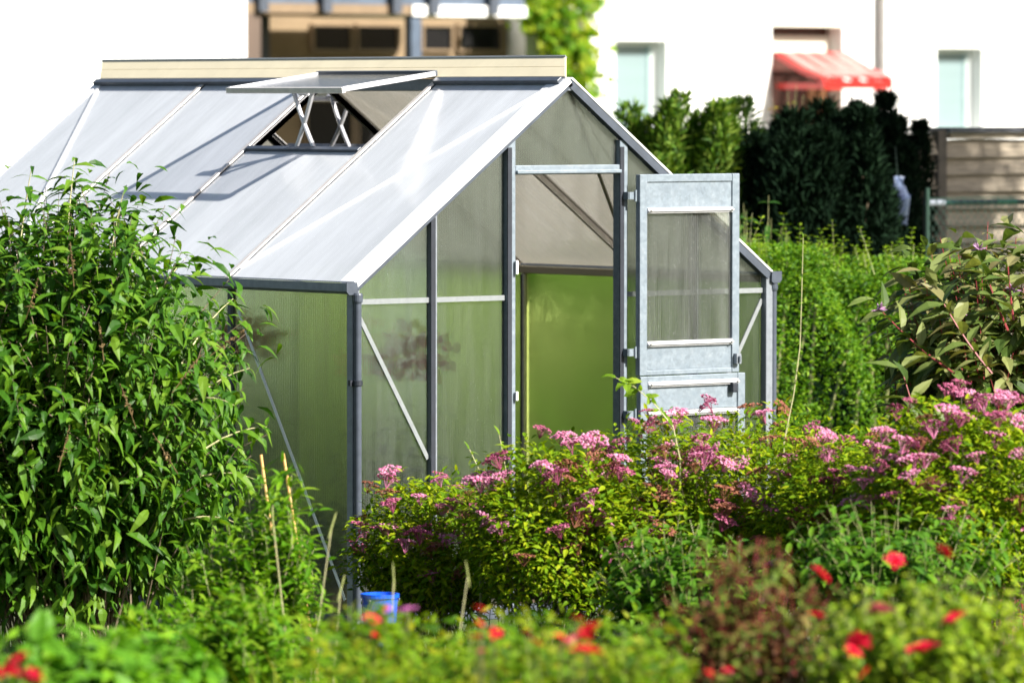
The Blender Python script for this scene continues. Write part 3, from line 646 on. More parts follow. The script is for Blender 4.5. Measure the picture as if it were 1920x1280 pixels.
po = thing('pole', 'dark green horizontal pole in front of the wooden fence', 'pole', tuple(a))
m = MB(); m.tube([a, b], .017, 10); m.build('tube', M['green_pole'], po)
m = MB(); m.tube([a+(b-a)*.46, a+(b-a)*.60], .0185, 10); m.build('sleeve', simple('bright_green_sleeve', (.01, .12, .06), .4), po)
m = MB(); m.tube([a, a+(b-a)*.11], .0195, 10); m.build('grip', M['alu_grey'], po)
for t in (.02, .98): p = a+(b-a)*t; m = MB(); m.tube([(p[0], p[1]+.03, 0), (p[0], p[1]+.03, p[2]+.05)], .018, 8); m.build('upright', M['fence_dark'], po)
wf = thing('wire_fence', 'green diamond wire mesh fence in front of the slats', 'fence', tuple(at(1830, 500, 30.6)*np.array([1, 1, 0])))
A0 = at(1738, 500, 30.6)[:2]; B0 = at(2100, 500, 31.8)[:2]; ln = np.linalg.norm(B0-A0); tv = (B0-A0)/ln; ztp = 1.66
m = MB(); st = .06
k = -30
while k*st < ln:
    for sg in (1, -1):
        # a wire climbing at 45 degrees from the ground to the top
        s0 = k*st if sg > 0 else k*st+ztp
        pa, pb = [s0, 0.0], [s0+sg*ztp, ztp]
        lo, hi = 0., 1.
        d_ = pb[0]-pa[0]
        ta, tb = (0-pa[0])/d_, (ln-pa[0])/d_
        lo = max(0, min(ta, tb)); hi = min(1, max(ta, tb))
        if hi <= lo: continue
        q0 = [pa[i]+(pb[i]-pa[i])*lo for i in (0, 1)]; q1 = [pa[i]+(pb[i]-pa[i])*hi for i in (0, 1)]
        m.tube([(A0[0]+tv[0]*q0[0], A0[1]+tv[1]*q0[0], q0[1]), (A0[0]+tv[0]*q1[0], A0[1]+tv[1]*q1[0], q1[1])], .0018, 3, cap=False)
    k += 1
m.build('wire_mesh', M['wire'], wf)
m = MB(); m.tube([(A0[0], A0[1], 0), (A0[0], A0[1], 1.72)], .014, 8); m.build('post', M['wire'], wf)
m = MB(); m.tube([(A0[0], A0[1], ztp), (B0[0], B0[1], ztp)], .003, 4); m.build('top_wire', M['wire'], wf)
p0 = at(1683, 372, 31.4)
bagm = MB(); bagm.lathe([(0, -.16), (.05, -.15), (.075, -.08), (.07, 0), (.045, .06), (.02, .09), (.03, .12), (.0, .125)], p0, 12)
for i in range(len(bagm.v)): bagm.v[i] = tuple(np.array(bagm.v[i])+RNG.normal(0, .008, 3))
tag(bagm.build('plastic_bag', M['bag']), 'pale blue crumpled bag hanging in the dark beside the conifer', 'bag')
cord = MB(); cord.tube([p0+np.array([0, 0, .11]), p0+np.array([0, .02, .30])], .003, 4); cord.build('string', M['wire'], bpy.data.objects['plastic_bag'])

# ------------------------------------------------------------------ hedge, conifers, far shrubs
HZ = 1.43
hd = thing('hedge', 'bright green clipped small-leaved hedge behind the greenhouse door', 'hedge', (W+2, 2.9, 0))
hm = leaf_mat('hedge_leaf', [(.026, .085, .004), (.06, .155, .006), (.105, .22, .010), (.17, .28, .013)], .34, .5, .2)
hx0, hx1, hy0, hy1 = W+.40, W+3.75, 2.25, 3.2
n = 42000
uu = RNG.uniform(hx0, hx1, n); s = RNG.random(n)
y = np.empty(n); z = np.empty(n)
fr_ = s < .66
z[fr_] = .15+(HZ-.15)*RNG.random(fr_.sum())**.8; y[fr_] = hy0+np.abs(RNG.normal(0, .09, fr_.sum()))
y[~fr_] = RNG.uniform(hy0, hy1, (~fr_).sum()); z[~fr_] = HZ-np.abs(RNG.normal(0, .07, (~fr_).sum()))
lump = .07*np.sin(uu*5.1)+.05*np.sin(uu*11.3+z*7)+.06*np.sin(z*8.3+uu*2); y = y+lump
rd = np.clip((z-(HZ-.28))/.28, 0, 1); y[fr_] += (rd**2*.22)[fr_]; z = z+.05*np.sin(uu*7)+.04*np.sin(uu*3.1+1)-.10*np.clip((uu-W-2.6)/1.1, 0, 1)
P = np.stack([uu, y, z], 1)
D = rdir(n, -.35, .9)+np.array([0, -.55, .1]); NN = rdir(n, -.2, 1)*.8+SUN*.6+np.array([0, -.1, .4])
leaves('foliage', hm, hd, P, D, NN, RNG.uniform(.020, .042, n), RNG.uniform(.010, .019, n), .3, .3, 'small')
P = []; D = []; NN = []; mb = MB()
for i in range(120):
    x = RNG.uniform(hx0, hx1); yy = RNG.uniform(hy0+.02, hy0+.6); h = RNG.uniform(.03, .11)+(.16*RNG.random() if RNG.random() < .25 else 0); z0 = HZ-.10-.08*np.clip((x-W-2.6)/1.1, 0, 1)
    t = nrm([RNG.normal(0, .16), RNG.normal(-.05, .16), 1]); a = np.array([x, yy, z0]); b = a+t*(h+.1); mb.tube([a, b], [.0022, .001], 3, cap=False)
    for q in range(9):
        p = a+(b-a)*(.25+.75*q/8)
        for sg in (0, 1):
            an = q*1.57+sg*math.pi+i; P.append(p); D.append([math.cos(an), math.sin(an), .55]); NN.append(SUN*.5+np.array([0, 0, 1])+RNG.normal(0, .3, 3))
leaves('young_leaves', leaf_mat('young_hedge_leaf', [(.08, .17, .008), (.15, .25, .012), (.20, .28, .02)], .4), hd, P, D, NN, RNG.uniform(.025, .045, len(P)), RNG.uniform(.010, .016, len(P)), .25, .2, 'small')
m = mb
for i in range(24): x = hx0+.1+(hx1-hx0-.2)*i/23; m.tube([(x, hy0+.4, 0), (x+RNG.normal(0, .05), hy0+.4, .6), (x+RNG.normal(0, .1), hy0+.3, 1.2)], [.015, .012, .006], 5)
m.build('stems', M['stem'], hd)

def conifer(label, cx, d, wpx, top_y, mat, n, lobes, group=None, upr=1.0, size=(.05, .012)):
    c = at(cx, 300, d); ht = float(at(cx, top_y, d)[2]); rr = wpx/2*d/F
    t = thing('conifer', label, 'conifer', (c[0], c[1], 0), group)
    P = []; D = []; LS = []
    lob = []
    for i in range(lobes):
        a = RNG.uniform(0, 6.28); r_ = rr*math.sqrt(RNG.random())*.85; h = ht*RNG.uniform(.80, .98)
        lob.append((c[0]+r_*math.cos(a), c[1]+r_*math.sin(a), h, rr*RNG.uniform(.18, .42)))
    lob[0] = (c[0], c[1], ht, rr*.3)
    for (lx, ly, h, lr) in lob:
        m_ = n//lobes
        z = h*(1-.92*RNG.random(m_)**1.25); prof = np.minimum(1, (h-z)/(.26*h)+.08)**.55
        a = RNG.uniform(0, 6.28, m_); q = lr*prof*np.sqrt(RNG.uniform(.2, 1.15, m_))*(1+.9*np.clip(1-z/1.7, 0, 1))
        pp = np.stack([lx+q*np.cos(a), ly+q*np.sin(a), z], 1); P.append(pp)
        D.append(np.stack([np.cos(a)*.5, np.sin(a)*.5, np.full(m_, upr)], 1)+RNG.normal(0, .5, (m_, 3)))
    P = np.concatenate(P); D = np.concatenate(D); k = len(P)
    leaves('foliage', mat, t, P, D, rdir(k, -.2, 1)+.4*SUN, RNG.uniform(.6, 1.5, k)*size[0], RNG.uniform(.7, 1.3, k)*size[1], .2, .2, 'small')
    m = MB()
    m.tube([(c[0], c[1], 0), (c[0], c[1], ht*.5), (c[0], c[1], ht*.9)], [.05, .035, .01], 7)
    for (lx, ly, h, lr) in lob: m.tube([(c[0], c[1], .25), ((c[0]+lx)/2, (c[1]+ly)/2, h*.4), (lx, ly, h*.85)], [.025, .018, .005], 5)
    m.build('trunk', M['bark'], t)
ct = leaf_mat('yellow_green_conifer', [(.02, .06, .006), (.06, .14, .010), (.12, .21, .02), (.18, .25, .035)], .2, .6, .2)
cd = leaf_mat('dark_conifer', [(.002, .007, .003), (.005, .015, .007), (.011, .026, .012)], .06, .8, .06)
conifer('yellowish green feathery conifer against the white house wall', 1275, 31.0, 230, 180, ct, 42000, 22, size=(.065, .015))
conifer('mid green conifer between the yellowish one and the dark one', 1392, 31.6, 280, 192, leaf_mat('mid_green_conifer', [(.012, .04, .008), (.035, .08, .012), (.08, .13, .02)], .15, .6, .2), 34000, 16, size=(.065, .015))
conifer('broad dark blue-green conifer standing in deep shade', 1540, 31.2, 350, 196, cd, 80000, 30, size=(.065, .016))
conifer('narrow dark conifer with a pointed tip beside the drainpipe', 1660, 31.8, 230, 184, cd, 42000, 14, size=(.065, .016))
# shrub by the open door
p = at(1408, 400, 28.6); t = thing('shrub', 'small broad-leaved green shrub between greenhouse door and hedge', 'shrub', (p[0], p[1], 0))
bush(t, (p[0], p[1], 0), (p[0], p[1], 1.25), (.24, .24, .56), 60, 8, (.11, .045), leaf_mat('broad_shrub_leaf', [(.02, .07, .012), (.04, .11, .015), (.08, .17, .02)], .3), M['stem'], kind='oval', droop=.4, side=1)
p = at(1442, 255, 29.5)
t = thing('shrub', 'thin shrub with yellowish leaf tips in front of the red canopy', 'shrub', (*at(1500, 300, 33.6)[:2], 0))
pc = at(1490, 230, 33.6); bush(t, (pc[0], pc[1], 0), (pc[0], pc[1], 1.75), (.22, .22, .52), 22, 7, (.09, .03), leaf_mat('yellow_shrub_leaf', [(.12, .15, .01), (.22, .22, .02), (.28, .16, .02)], .35), M['stem'], kind='lance', droop=.1)

# tree outside the frame whose shade falls on the dark conifer and the fence
pc = at(1655, 410, 32.6)+SUN*12.5
tr = thing('tree', 'slim leafy tree shading the dark conifers and the fence', 'tree', (pc[0], pc[1], 0))
n = 5200; dd = rdir(n)*(RNG.random(n)[:, None]**.45)*np.array([1.12, 1.12, 1.12]); dd += .18*np.sin(dd[:, [1, 2, 0]]*5)
leaves('crown', leaf_mat('tree_leaf', [(.03, .08, .01), (.06, .13, .02)], .2), tr, pc+dd, rdir(n), rdir(n, 0, 1), RNG.uniform(.09, .17, n), RNG.uniform(.06, .10, n), .2, .2, 'oval')
m = MB(); m.tube([(pc[0], pc[1], 0), (pc[0]+.1, pc[1], pc[2]*.5), (pc[0], pc[1], pc[2]+.8)], [.16, .11, .02], 10)
for i in range(12):
    d_ = rdir(1, -.1, .8)[0]; b0 = np.array([pc[0], pc[1], pc[2]-.9+RNG.random()*1.2]); m.tube([b0, b0+d_*.5, b0+d_*1.0+np.array([0, 0, .15])], [.035, .02, .006], 5)
m.build('trunk', M['bark'], tr)

# ------------------------------------------------------------------ butterfly bush at the side wall
bl = leaf_mat('butterfly_bush_leaf', [(.018, .066, .005), (.036, .112, .007), (.060, .155, .009), (.085, .19, .011), (.13, .23, .018)], .32, .48, .22)
def gpt(px, d): p = at(px, 640, d); return np.array([p[0], p[1], float(ground_z(p[0], p[1]))])
b0 = gpt(120, 20.9); cc = at(120, 745, 20.9)
bb = thing('butterfly_bush', 'large bush of long narrow drooping leaves beside the greenhouse side wall', 'bush', tuple(b0))
tips = bush(bb, b0, cc, (.78, .70, .86), 270, 14, (.112, .038), bl, M['bark'], .0042, .30, .12, .3, .40, -.45, 'lance', .30, 2, .5, .3, (.84, 1.06), .05, whorl=2, wave=.04, fill=2300)
dd = rdir(1500, -.9, .6); pq = at(95, 1000, 20.95)+dd*np.array([.66, .55, .36])*RNG.uniform(.5, 1.05, (1500, 1))
leaves('low_leaves', bl, bb, pq, dd*.7+rdir(1500, -.9, .1), rdir(1500, 0, 1)+np.array([0, 0, .6]), RNG.uniform(.07, .12, 1500), RNG.uniform(.022, .04, 1500), .5, .3, 'lance', .04)
# extra arching shoots reaching over the eave and the wall
P = []; D = []; NN = []; LS = []; mb = MB()
shoots = [((250, 640, 20.9), (350, 482, 21.2)), ((330, 700, 20.9), (437, 560, 21.2)), ((330, 780, 20.9), (468, 690, 21.1)), ((360, 860, 20.8), (500, 800, 21.0)), ((300, 560, 20.9), (262, 470, 21.1)), ((200, 520, 20.9), (235, 350, 20.9)), ((120, 520, 20.9), (140, 296, 20.9)), ((30, 520, 20.9), (60, 312, 20.9)), ((360, 900, 20.8), (482, 900, 20.9)), ((330, 980, 20.7), (455, 985, 20.8)), ((260, 600, 20.7), (330, 560, 20.5)), ((300, 700, 20.7), (400, 620, 20.6)), ((340, 760, 20.7), (440, 760, 20.7))]
for a_, b_ in shoots:
    a = at(*a_); b = at(*b_); mid = (a+b)/2+np.array([0, 0, .06]); mb.tube([bez(a, mid, b, t) for t in np.linspace(0, 1, 6)], [.004, .0036, .003, .0026, .002, .0012], 4, cap=False)
    for q in range(8):
        t = .15+.85*q/7.; p = bez(a, mid, b, t); tg = nrm(b-a); e1 = nrm(np.cross(tg, [.3, .2, .9])); e2 = np.cross(tg, e1)
        for s in (0, 1):
            an = q*1.57+s*math.pi; P.append(p); D.append(nrm(tg*.5+e1*math.cos(an)+e2*math.sin(an)+np.array([0, 0, -.35]))); NN.append(np.array([0, 0, 1])+RNG.normal(0, .25, 3)+.3*SUN); LS.append(RNG.uniform(.7, 1.1)*(1-.45*max(0, t-.7)/.3))
LS = np.array(LS); leaves('arching_leaves', bl, bb, P, D, NN, .118*LS, .034*LS, .55, .3, 'lance', .04); mb.build('arching_stems', M['stem_pale'], bb)
# dry seed spikes
sp_m = simple('dry_seed_spike', (.13, .085, .03), .8, 0, .4, 60)
for px, py in ((135, 495), (60, 560), (430, 640), (350, 700), (190, 640), (310, 850), (120, 840), (240, 760)):
    p = at(px, py, 20.25); d_ = nrm([RNG.normal(0, .3), RNG.normal(0, .3)-.2, .7]); m = MB()
    m.tube([p-d_*.09, p+d_*.09], [.002, .001], 4)
    for q in range(26):
        tq = RNG.random(); c = p+d_*(-.04+.13*tq); e = c+rdir(1)[0]*.016*(1.2-tq); m.tube([c, e], [.003, .0025], 4)
    m.build('seed_head', sp_m, bb)

# ------------------------------------------------------------------ spirea with pink flower plates
spm = leaf_mat('spirea_leaf', [(.055, .13, .003), (.13, .235, .005), (.21, .31, .007), (.30, .34, .010)], .38, .6, .12)
def flower_head(kind, sd):
    rg = np.random.default_rng(sd); m = MB(); n = 70
    for i in range(n):
        r_ = math.sqrt(rg.random()); a = rg.uniform(0, 6.28); x, y = .038*r_*math.cos(a), .038*r_*math.sin(a)
        z = .008*(1-r_*r_)+rg.normal(0, .0018); s = rg.uniform(.0032, .0060)
        tl = rg.normal(0, .35, 2); e1 = nrm([1, 0, tl[0]])*s; e2 = nrm([0, 1, tl[1]])*s; c = np.array([x, y, z])
        m.v += [tuple(c+np.array([0, 0, s*.7]))]+[tuple(c+e1*math.cos(k*1.2566)+e2*math.sin(k*1.2566)) for k in range(5)]
        b = len(m.v)-6
        for k in range(5): m.f.append((b, b+1+k, b+1+(k+1) % 5))
    for i in range(14):
        a = rg.uniform(0, 6.28); r_ = .03*math.sqrt(rg.random()); m.tube([(0, 0, -.035), (r_*math.cos(a), r_*math.sin(a), .004)], [.0009, .0007], 3, cap=False)
    me = bpy.data.meshes.new('flower_head'); me.from_pydata(m.v, [], m.f); me.update(); me.materials.append(kind); return me
pk = leaf_mat('pink_florets', [(.46, .10, .23), (.55, .17, .32), (.62, .26, .41), (.66, .36, .48)], .25, .6, .2, (1.1, .8, .9))
dk = leaf_mat('dark_pink_florets', [(.26, .05, .11), (.38, .09, .18), (.46, .14, .24)], .25, .6, .2, (1.1, .8, .9))
bn = leaf_mat('faded_florets', [(.16, .07, .035), (.26, .10, .06), (.34, .13, .11)], .2, .7, .1, (1, .8, .7))
HEADS = [flower_head(pk, 1), flower_head(pk, 2), flower_head(pk, 3), flower_head(dk, 4), flower_head(dk, 5), flower_head(bn, 6), flower_head(bn, 7)]
def spirea(label, cpx, cpy, d, rad, n_st, n_fl, seedbrown=.2, side=1, flat=()):
    b = gpt(cpx, d); c = at(cpx, cpy, d)
    t = thing('spirea_bush', label, 'bush', tuple(b), 'pink flowering bushes in front of the greenhouse')
    tips = bush(t, b, c, rad, n_st, 10, (.046, .017), spm, M['bark'], .0020, .35, .10, .22, .05, -.35, 'lance', .3, side, .25, .25, (.86, 1.03), .05, whorl=2, fill=int(n_st*38), fillr=(.6, 1.0))
    fw = -FWD
    sc = [(((p-c)/np.array(rad))@np.array([0, 0, 1.])*.75+((p-c)/np.array(rad))@fw*.6+RNG.normal(0, .36), i) for i, (p, _) in enumerate(tips)]
    sc.sort(reverse=True); used = []
    for s_, i in sc:
        p = tips[i][0]
        if len(used) >= n_fl: break
        if any(np.linalg.norm(p-q) < .034 for q in used): continue
        used.append(p)
        u = RNG.random(); k = RNG.integers(5, 7) if u < seedbrown else (RNG.integers(3, 5) if u < seedbrown+.28 else RNG.integers(0, 3))
        o = bpy.data.objects.new('flower_head', HEADS[int(k)]); COL.objects.link(o); o.parent = t
        o.location = Vector(c+(p-c)*1.05+np.array([0, 0, .030]))-t.location; s = RNG.uniform(.8, 1.5); o.scale = (s, s, s)
        o.rotation_euler = (RNG.normal(0, .3)+.12, RNG.normal(0, .3), RNG.uniform(0, 6.28))
    return t
spirea('low pink flowering bush at the front corner of the greenhouse', 810, 1040, 20.9, (.33, .33, .31), 150, 42, .2)
spirea('widest pink flowering bush in front of the greenhouse door', 1350, 990, 20.6, (.74, .50, .44), 380, 98, .3)
spirea('pink flowering bush rising between corner panel and doorway', 1040, 1010, 20.3, (.36, .36, .37), 170, 54, .15)
spirea('pink flowering bush filling the dip between the hedge and the rose bush', 1590, 985, 20.0, (.34, .34, .34), 170, 50, .2)
spirea('pink flowering bush around the foot of the large-leaved shrub', 1810, 945, 19.4, (.44, .38, .38), 260, 72, .15)

# ------------------------------------------------------------------ large-leaved shrub with red stems
wl = leaf_mat('grey_green_leaf', [(.04, .075, .015), (.075, .12, .022), (.12, .165, .04), (.19, .21, .07), (.16, .14, .06)], .24, .5, .25)
b = gpt(1870, 21.4); c = at(1845, 620, 21.4)
ws = thing('large_leaved_shrub', 'tall shrub with large olive green leaves on red stems', 'shrub', tuple(b))
tips = bush(ws, b, c, (.44, .34, .40), 110, 9, (.150, .054), wl, M['stem_red'], .0040, .3, .10, .25, .35, -.45, 'lance', .3, 1, .35, .3, (.8, 1.08), .10, whorl=2, wave=.05, fill=480)
P = []; D = []; NN = []; mb = MB()
for a_, b_ in (((1790, 700, 20.8), (1655, 585, 20.9)), ((1830, 640, 20.9), (1745, 520, 21.0)), ((1890, 620, 20.9), (1835, 470, 21.0)), ((1860, 700, 20.7), (1770, 570, 20.7)), ((1900, 600, 20.8), (1890, 500, 20.8)), ((1760, 900, 20.5), (1690, 690, 20.6)), ((1800, 830, 20.5), (1720, 790, 20.4))):
    a = at(*a_); b = at(*b_); mid = (a+b)/2+np.array([0, 0, -.03]); mb.tube([bez(a, mid, b, t) for t in np.linspace(0, 1, 5)], [.005, .0045, .004, .003, .002], 5, cap=False)
    for q in range(8):
        t = .1+.9*q/7.; p = bez(a, mid, b, t); tg = nrm(b-a); e1 = nrm(np.cross(tg, [.3, .2, .9])); e2 = np.cross(tg, e1)
        for s in (0, 1):
            an = q*1.57+s*math.pi; P.append(p); D.append(nrm(tg*.7+e1*math.cos(an)+e2*math.sin(an)+np.array([0, 0, -.1]))); NN.append(np.array([0, 0, 1])+RNG.normal(0, .4, 3)+.5*SUN)
n = len(P); ls = RNG.uniform(.6, 1.1, n); leaves('leafy_shoots', wl, ws, P, D, NN, .16*ls, .052*ls, .3, .3, 'lance', .05); mb.build('shoot_stems', M['stem_red'], ws)
bm = simple('mauve_buds', (.30, .16, .28), .6, 0, .3, 60)
for px, py in ((1648, 580), (1800, 588), (1900, 545), (1835, 468)):
    p = at(px, py, 20.8); m = MB()
    for q in range(14):
        d_ = rdir(1, -.2, 1)[0]; m.tube([p, p+d_*.02, p+d_*.032], [.0015, .004, .001], 5)
    m.build('bud_cluster', bm, ws)

# slender shoots standing out of the bushes
vl = leaf_mat('fresh_vine_leaf', [(.10, .20, .012), (.17, .28, .02), (.24, .32, .03)], .4)
def shoot(name, label, cat, pts, leafs, lsize, mat, group=None):
    P3 = [at(*p) for p in pts]; g0 = gpt(pts[0][0], pts[0][2])
    t = thing(name, label, cat, tuple(g0), group); m = MB(); m.tube([g0]+P3, [.003]+[.0028-.0018*i/len(P3) for i in range(len(P3))], 5); m.build('stem', M['stem_pale'], t)
    P = []; D = []; NN = []
    for i in range(leafs):
        k = RNG.uniform(.1, len(P3)-1); j = int(min(k, len(P3)-2)); p = P3[j]+(P3[j+1]-P3[j])*(k-j); P.append(p); D.append(rdir(1, -.5, .7)[0]); NN.append(SUN+rdir(1, 0, 1)[0]*.8)
    P.append(P3[-1]); D.append(P3[-1]-P3[-2]); NN.append(SUN)
    n = len(P); ls = RNG.uniform(.6, 1.15, n); leaves('leaves', mat, t, P, D, NN, lsize[0]*ls, lsize[1]*ls, .3, .2, 'oval', .05)
shoot('vine_shoot', 'curving young vine shoot with serrated leaves before the open door', 'vine', [(1275, 860, 20.2), (1262, 800, 20.2), (1225, 755, 20.2), (1190, 725, 20.2), (1155, 708, 20.2)], 26, (.058, .030), vl)
shoot('weed_stalk', 'very thin pale green stalk standing in front of the hedge', 'weed', [(1470, 830, 20.4), (1488, 740, 20.4), (1500, 650, 20.4), (1503, 560, 20.4), (1506, 445, 20.4)], 26, (.026, .008), vl)
shoot('leafy_sprig', 'yellow-green sprig rising above the pink flowers by the doorway', 'sprig', [(960, 930, 20.4), (948, 880, 20.4), (936, 815, 20.4)], 22, (.04, .014), vl)
shoot('leafy_sprig', 'short yellow-green sprig above the flowers near the gable panel', 'sprig', [(900, 930, 20.5), (898, 880, 20.5), (880, 842, 20.5)], 18, (.04, .014), vl)

# ------------------------------------------------------------------ foreground plants
# broad bright leaves bottom left
hl = leaf_mat('bright_broad_leaf', [(.07, .20, .012), (.11, .27, .018), (.18, .36, .015)], .4, .5, .2)
for px, d, r_, lab in ((95, 14.0, .29, 'bright green broad-leaved plant under the large bush'), (285, 14.3, .22, 'smaller bright green broad-leaved plant at the edge of the weeds')):
    g = gpt(px, d); c = at(px, 1290, d); t = thing('broad_leaved_plant', lab, 'plant', tuple(g))
    bush(t, g, c, (r_, r_*.9, .19), 70, 5, (.115, .052), hl, M['stem'], .003, .4, .08, .2, .25, -.1, 'oval', .35, 1, .35, .3, whorl=2, wave=.05)
# light green weeds in front of the side wall
gl = leaf_mat('light_weed_leaf', [(.05, .15, .005), (.09, .22, .008), (.14, .28, .010), (.19, .30, .02)], .4)
for px, py, d, rx, rz, lab in ((425, 1150, 18.6, .22, .32, 'tall light green weeds between bush and greenhouse wall'), (515, 1080, 18.6, .17, .40, 'slender light green weeds before the lower side panel'), (300, 1235, 17.4, .20, .18, 'low light green weeds in front of the dark gap under the bush'), (455, 1240, 16.6, .20, .24, 'light green weeds nearest the bottom edge')):
    g = gpt(px, d); c = at(px, py, d); t = thing('weed_clump', lab, 'weeds', tuple(g))
    bush(t, g, c, (rx, rx, rz), 60, 11, (.075, .021), gl, M['stem_pale'], .002, .25, rx*.5, .1, .1, -.1, 'lance', .3, 1, .3, .2, (.75, 1.1), .25, whorl=2, fill=520, fillr=(.3, 1.))
# grass
grs = leaf_mat('grass_blade', [(.03, .09, .003), (.08, .18, .004), (.14, .24, .006), (.24, .25, .012)], .4)
P = []; D = []; LS = []
for i in range(3000):
    px = RNG.uniform(470, 1330); d = RNG.uniform(12.8, 17.6); g = gpt(px, d)
    zt_ = float(at(px, 1160+RNG.uniform(-10, 120)+.00022*(px-850)**2*.4, d)[2]); h = max(.08, zt_-g[2])*(.75+.3*math.sin(px*.045)*math.sin(px*.013+d*2))
    P.append(g); D.append([RNG.normal(0, .16), RNG.normal(0, .16), 1]); LS.append(min(h, .75)*RNG.uniform(.45, 1.2))
n = len(P); go = leaves('grass', grs, None, P, D, rdir(n, -.2, .3), LS, RNG.uniform(.006, .012, n), .25, .15, 'blade')
tag(go, 'tall yellow-green grass along the bottom edge of the garden bed', 'grass', kind='stuff')
P = []; D = []; NN = []
for i in range(2600):
    px = RNG.uniform(560, 1300); d = RNG.uniform(13.0, 16.6); P.append(at(px, 1175+150*RNG.random()**.8+35*math.sin(px*.021+d*3), d)); D.append(rdir(1, -.3, .9)[0]); NN.append(SUN+rdir(1)[0]*.8)
go = leaves('ground_cover', grs, None, P, D, NN, RNG.uniform(.03, .06, len(P)), RNG.uniform(.010, .02, len(P)), .3, .2, 'lance'); tag(go, 'small yellow-green leaves growing among the tall grass', 'ground cover', kind='stuff')
# grass stalks with pale seed heads
sm = simple('pale_seed', (.26, .29, .09), .7, 0, .2, 60)
stalks = [(500, 1165, 925, 18.2), (548, 1190, 960, 18.0), (568, 1180, 1000, 17.6), (525, 1200, 1010, 17.8), (745, 1220, 1085, 17.2), (800, 1240, 1095, 17.0), (835, 1230, 1080, 16.8), (640, 1240, 1100, 17.0), (620, 1250, 1080, 17.4), (905, 1250, 1090, 16.6)]
for i, (px, yb, yt, d) in enumerate(stalks[1:3]+stalks[4::2]):
    g = gpt(px, d); tp_ = at(px+RNG.normal(0, 26), yt+RNG.normal(0, 14), d); t = thing('grass_stalk', 'thin grass stalk with a pale seed head among the weeds', 'grass stalk', tuple(g), 'grass stalks with pale seed heads')
    m = MB(); md = (g+tp_)/2+RNG.normal(0, .01, 3); m.tube([g, md, tp_], [.0032, .0028, .002], 5); m.build('stalk', M['stem_pale'], t)
    m = MB(); dv = nrm(tp_-md+np.array([RNG.normal(0, .05), 0, 0])); m.tube([tp_-dv*.04, tp_-dv*.02, tp_+dv*.03, tp_+dv*.05], [.0016, .0034, .003, .001], 6); m.build('seed_head', sm, t)
for px, y0_, y1_, lab in ((489, 915, 852, 'orange bamboo cane leaning near the side panel, closer to the bush'), (531, 905, 850, 'orange bamboo cane leaning near the diagonal strut of the side wall')):
    a = at(px, y1_, 20.4); b = at(px+10, y0_+10, 20.4); g = a+(b-a)*((a[2]-ground_z(a[0], a[1]))/(a[2]-b[2])); m = MB(); m.tube([g, a], .006, 8)
    for q in (.2, .45, .7, .9): c = g+(a-g)*q; m.lathe([(.006, -.006), (.0076, 0), (.006, .006)], c, 8)
    tag(m.build('bamboo_cane', M['cane']), lab, 'cane')
# blooms
def bloom_mesh(name, mat, n=16, sd=1, cup=1.0):
    rg = np.random.default_rng(sd); m = MB()
    for i in range(n):
        f = i/n; a = i*2.39996; r0 = .10+.45*f; tilt = (1.25-1.0*f)*cup; ln = .55+.35*f; wd = .42+.25*f
        e = np.array([math.cos(a), math.sin(a), 0]); s = np.array([-math.sin(a), math.cos(a), 0]); up = np.array([0, 0, 1.])
        rows = []
        for u in np.linspace(0, 1, 4):
            cpos = e*(r0*.5+ln*u*math.cos(tilt)+.12*u*u)+up*(ln*u*math.sin(tilt)-.15*u**3); ww = wd*math.sin(math.pi*(.18+.62*u)); rows.append([cpos+s*ww*q*.5-e*.18*abs(q)*q*q*0+up*.10*q*q-e*.16*q*q for q in (-1, -.5, 0, .5, 1)])
        b = len(m.v)
        for r_ in rows: m.v += [tuple(p+rg.normal(0, .015, 3)) for p in r_]
        for k in range(3):
            for q in range(4): m.f.append((b+k*5+q, b+k*5+q+1, b+k*5+q+6, b+k*5+q+5))
    me = bpy.data.meshes.new(name); me.from_pydata(m.v, [], m.f); me.update(); me.polygons.foreach_set('use_smooth', [True]*len(me.polygons)); me.materials.append(mat); return me
red = leaf_mat('red_petal', [(.55, .006, .03), (.72, .012, .05), (.82, .03, .09)], .25, .5, .3, (1.1, .8, .8))
scar = leaf_mat('scarlet_petal', [(.60, .012, .012), (.78, .03, .02), (.80, .08, .05)], .25, .5, .3, (1.1, .8, .8))
pinkr = leaf_mat('pink_red_petal', [(.62, .04, .08), (.72, .14, .18), (.74, .28, .30)], .25, .5, .3, (1.1, .8, .8))
B_red, B_sc, B_pk = bloom_mesh('bloom', red, 18, 1), bloom_mesh('bloom', scar, 12, 2, .7), bloom_mesh('bloom', pinkr, 14, 3)
B_cr = bloom_mesh('bloom', leaf_mat('crimson_petal', [(.50, .008, .016), (.66, .012, .022), (.70, .03, .05)], .25, .5, .2, (1.1, .8, .8)), 12, 4, .8)
def add_blooms(root, lst, name='bloom'):
    for px, py, d, me, size in lst:
        o = bpy.data.objects.new(name, me); COL.objects.link(o); o.parent = root; p = at(px, py, d)
        o.location = Vector(p)-root.location; o.scale = (size,)*3; o.rotation_euler = (RNG.normal(.35, .3), RNG.normal(0, .3), RNG.uniform(0, 6))
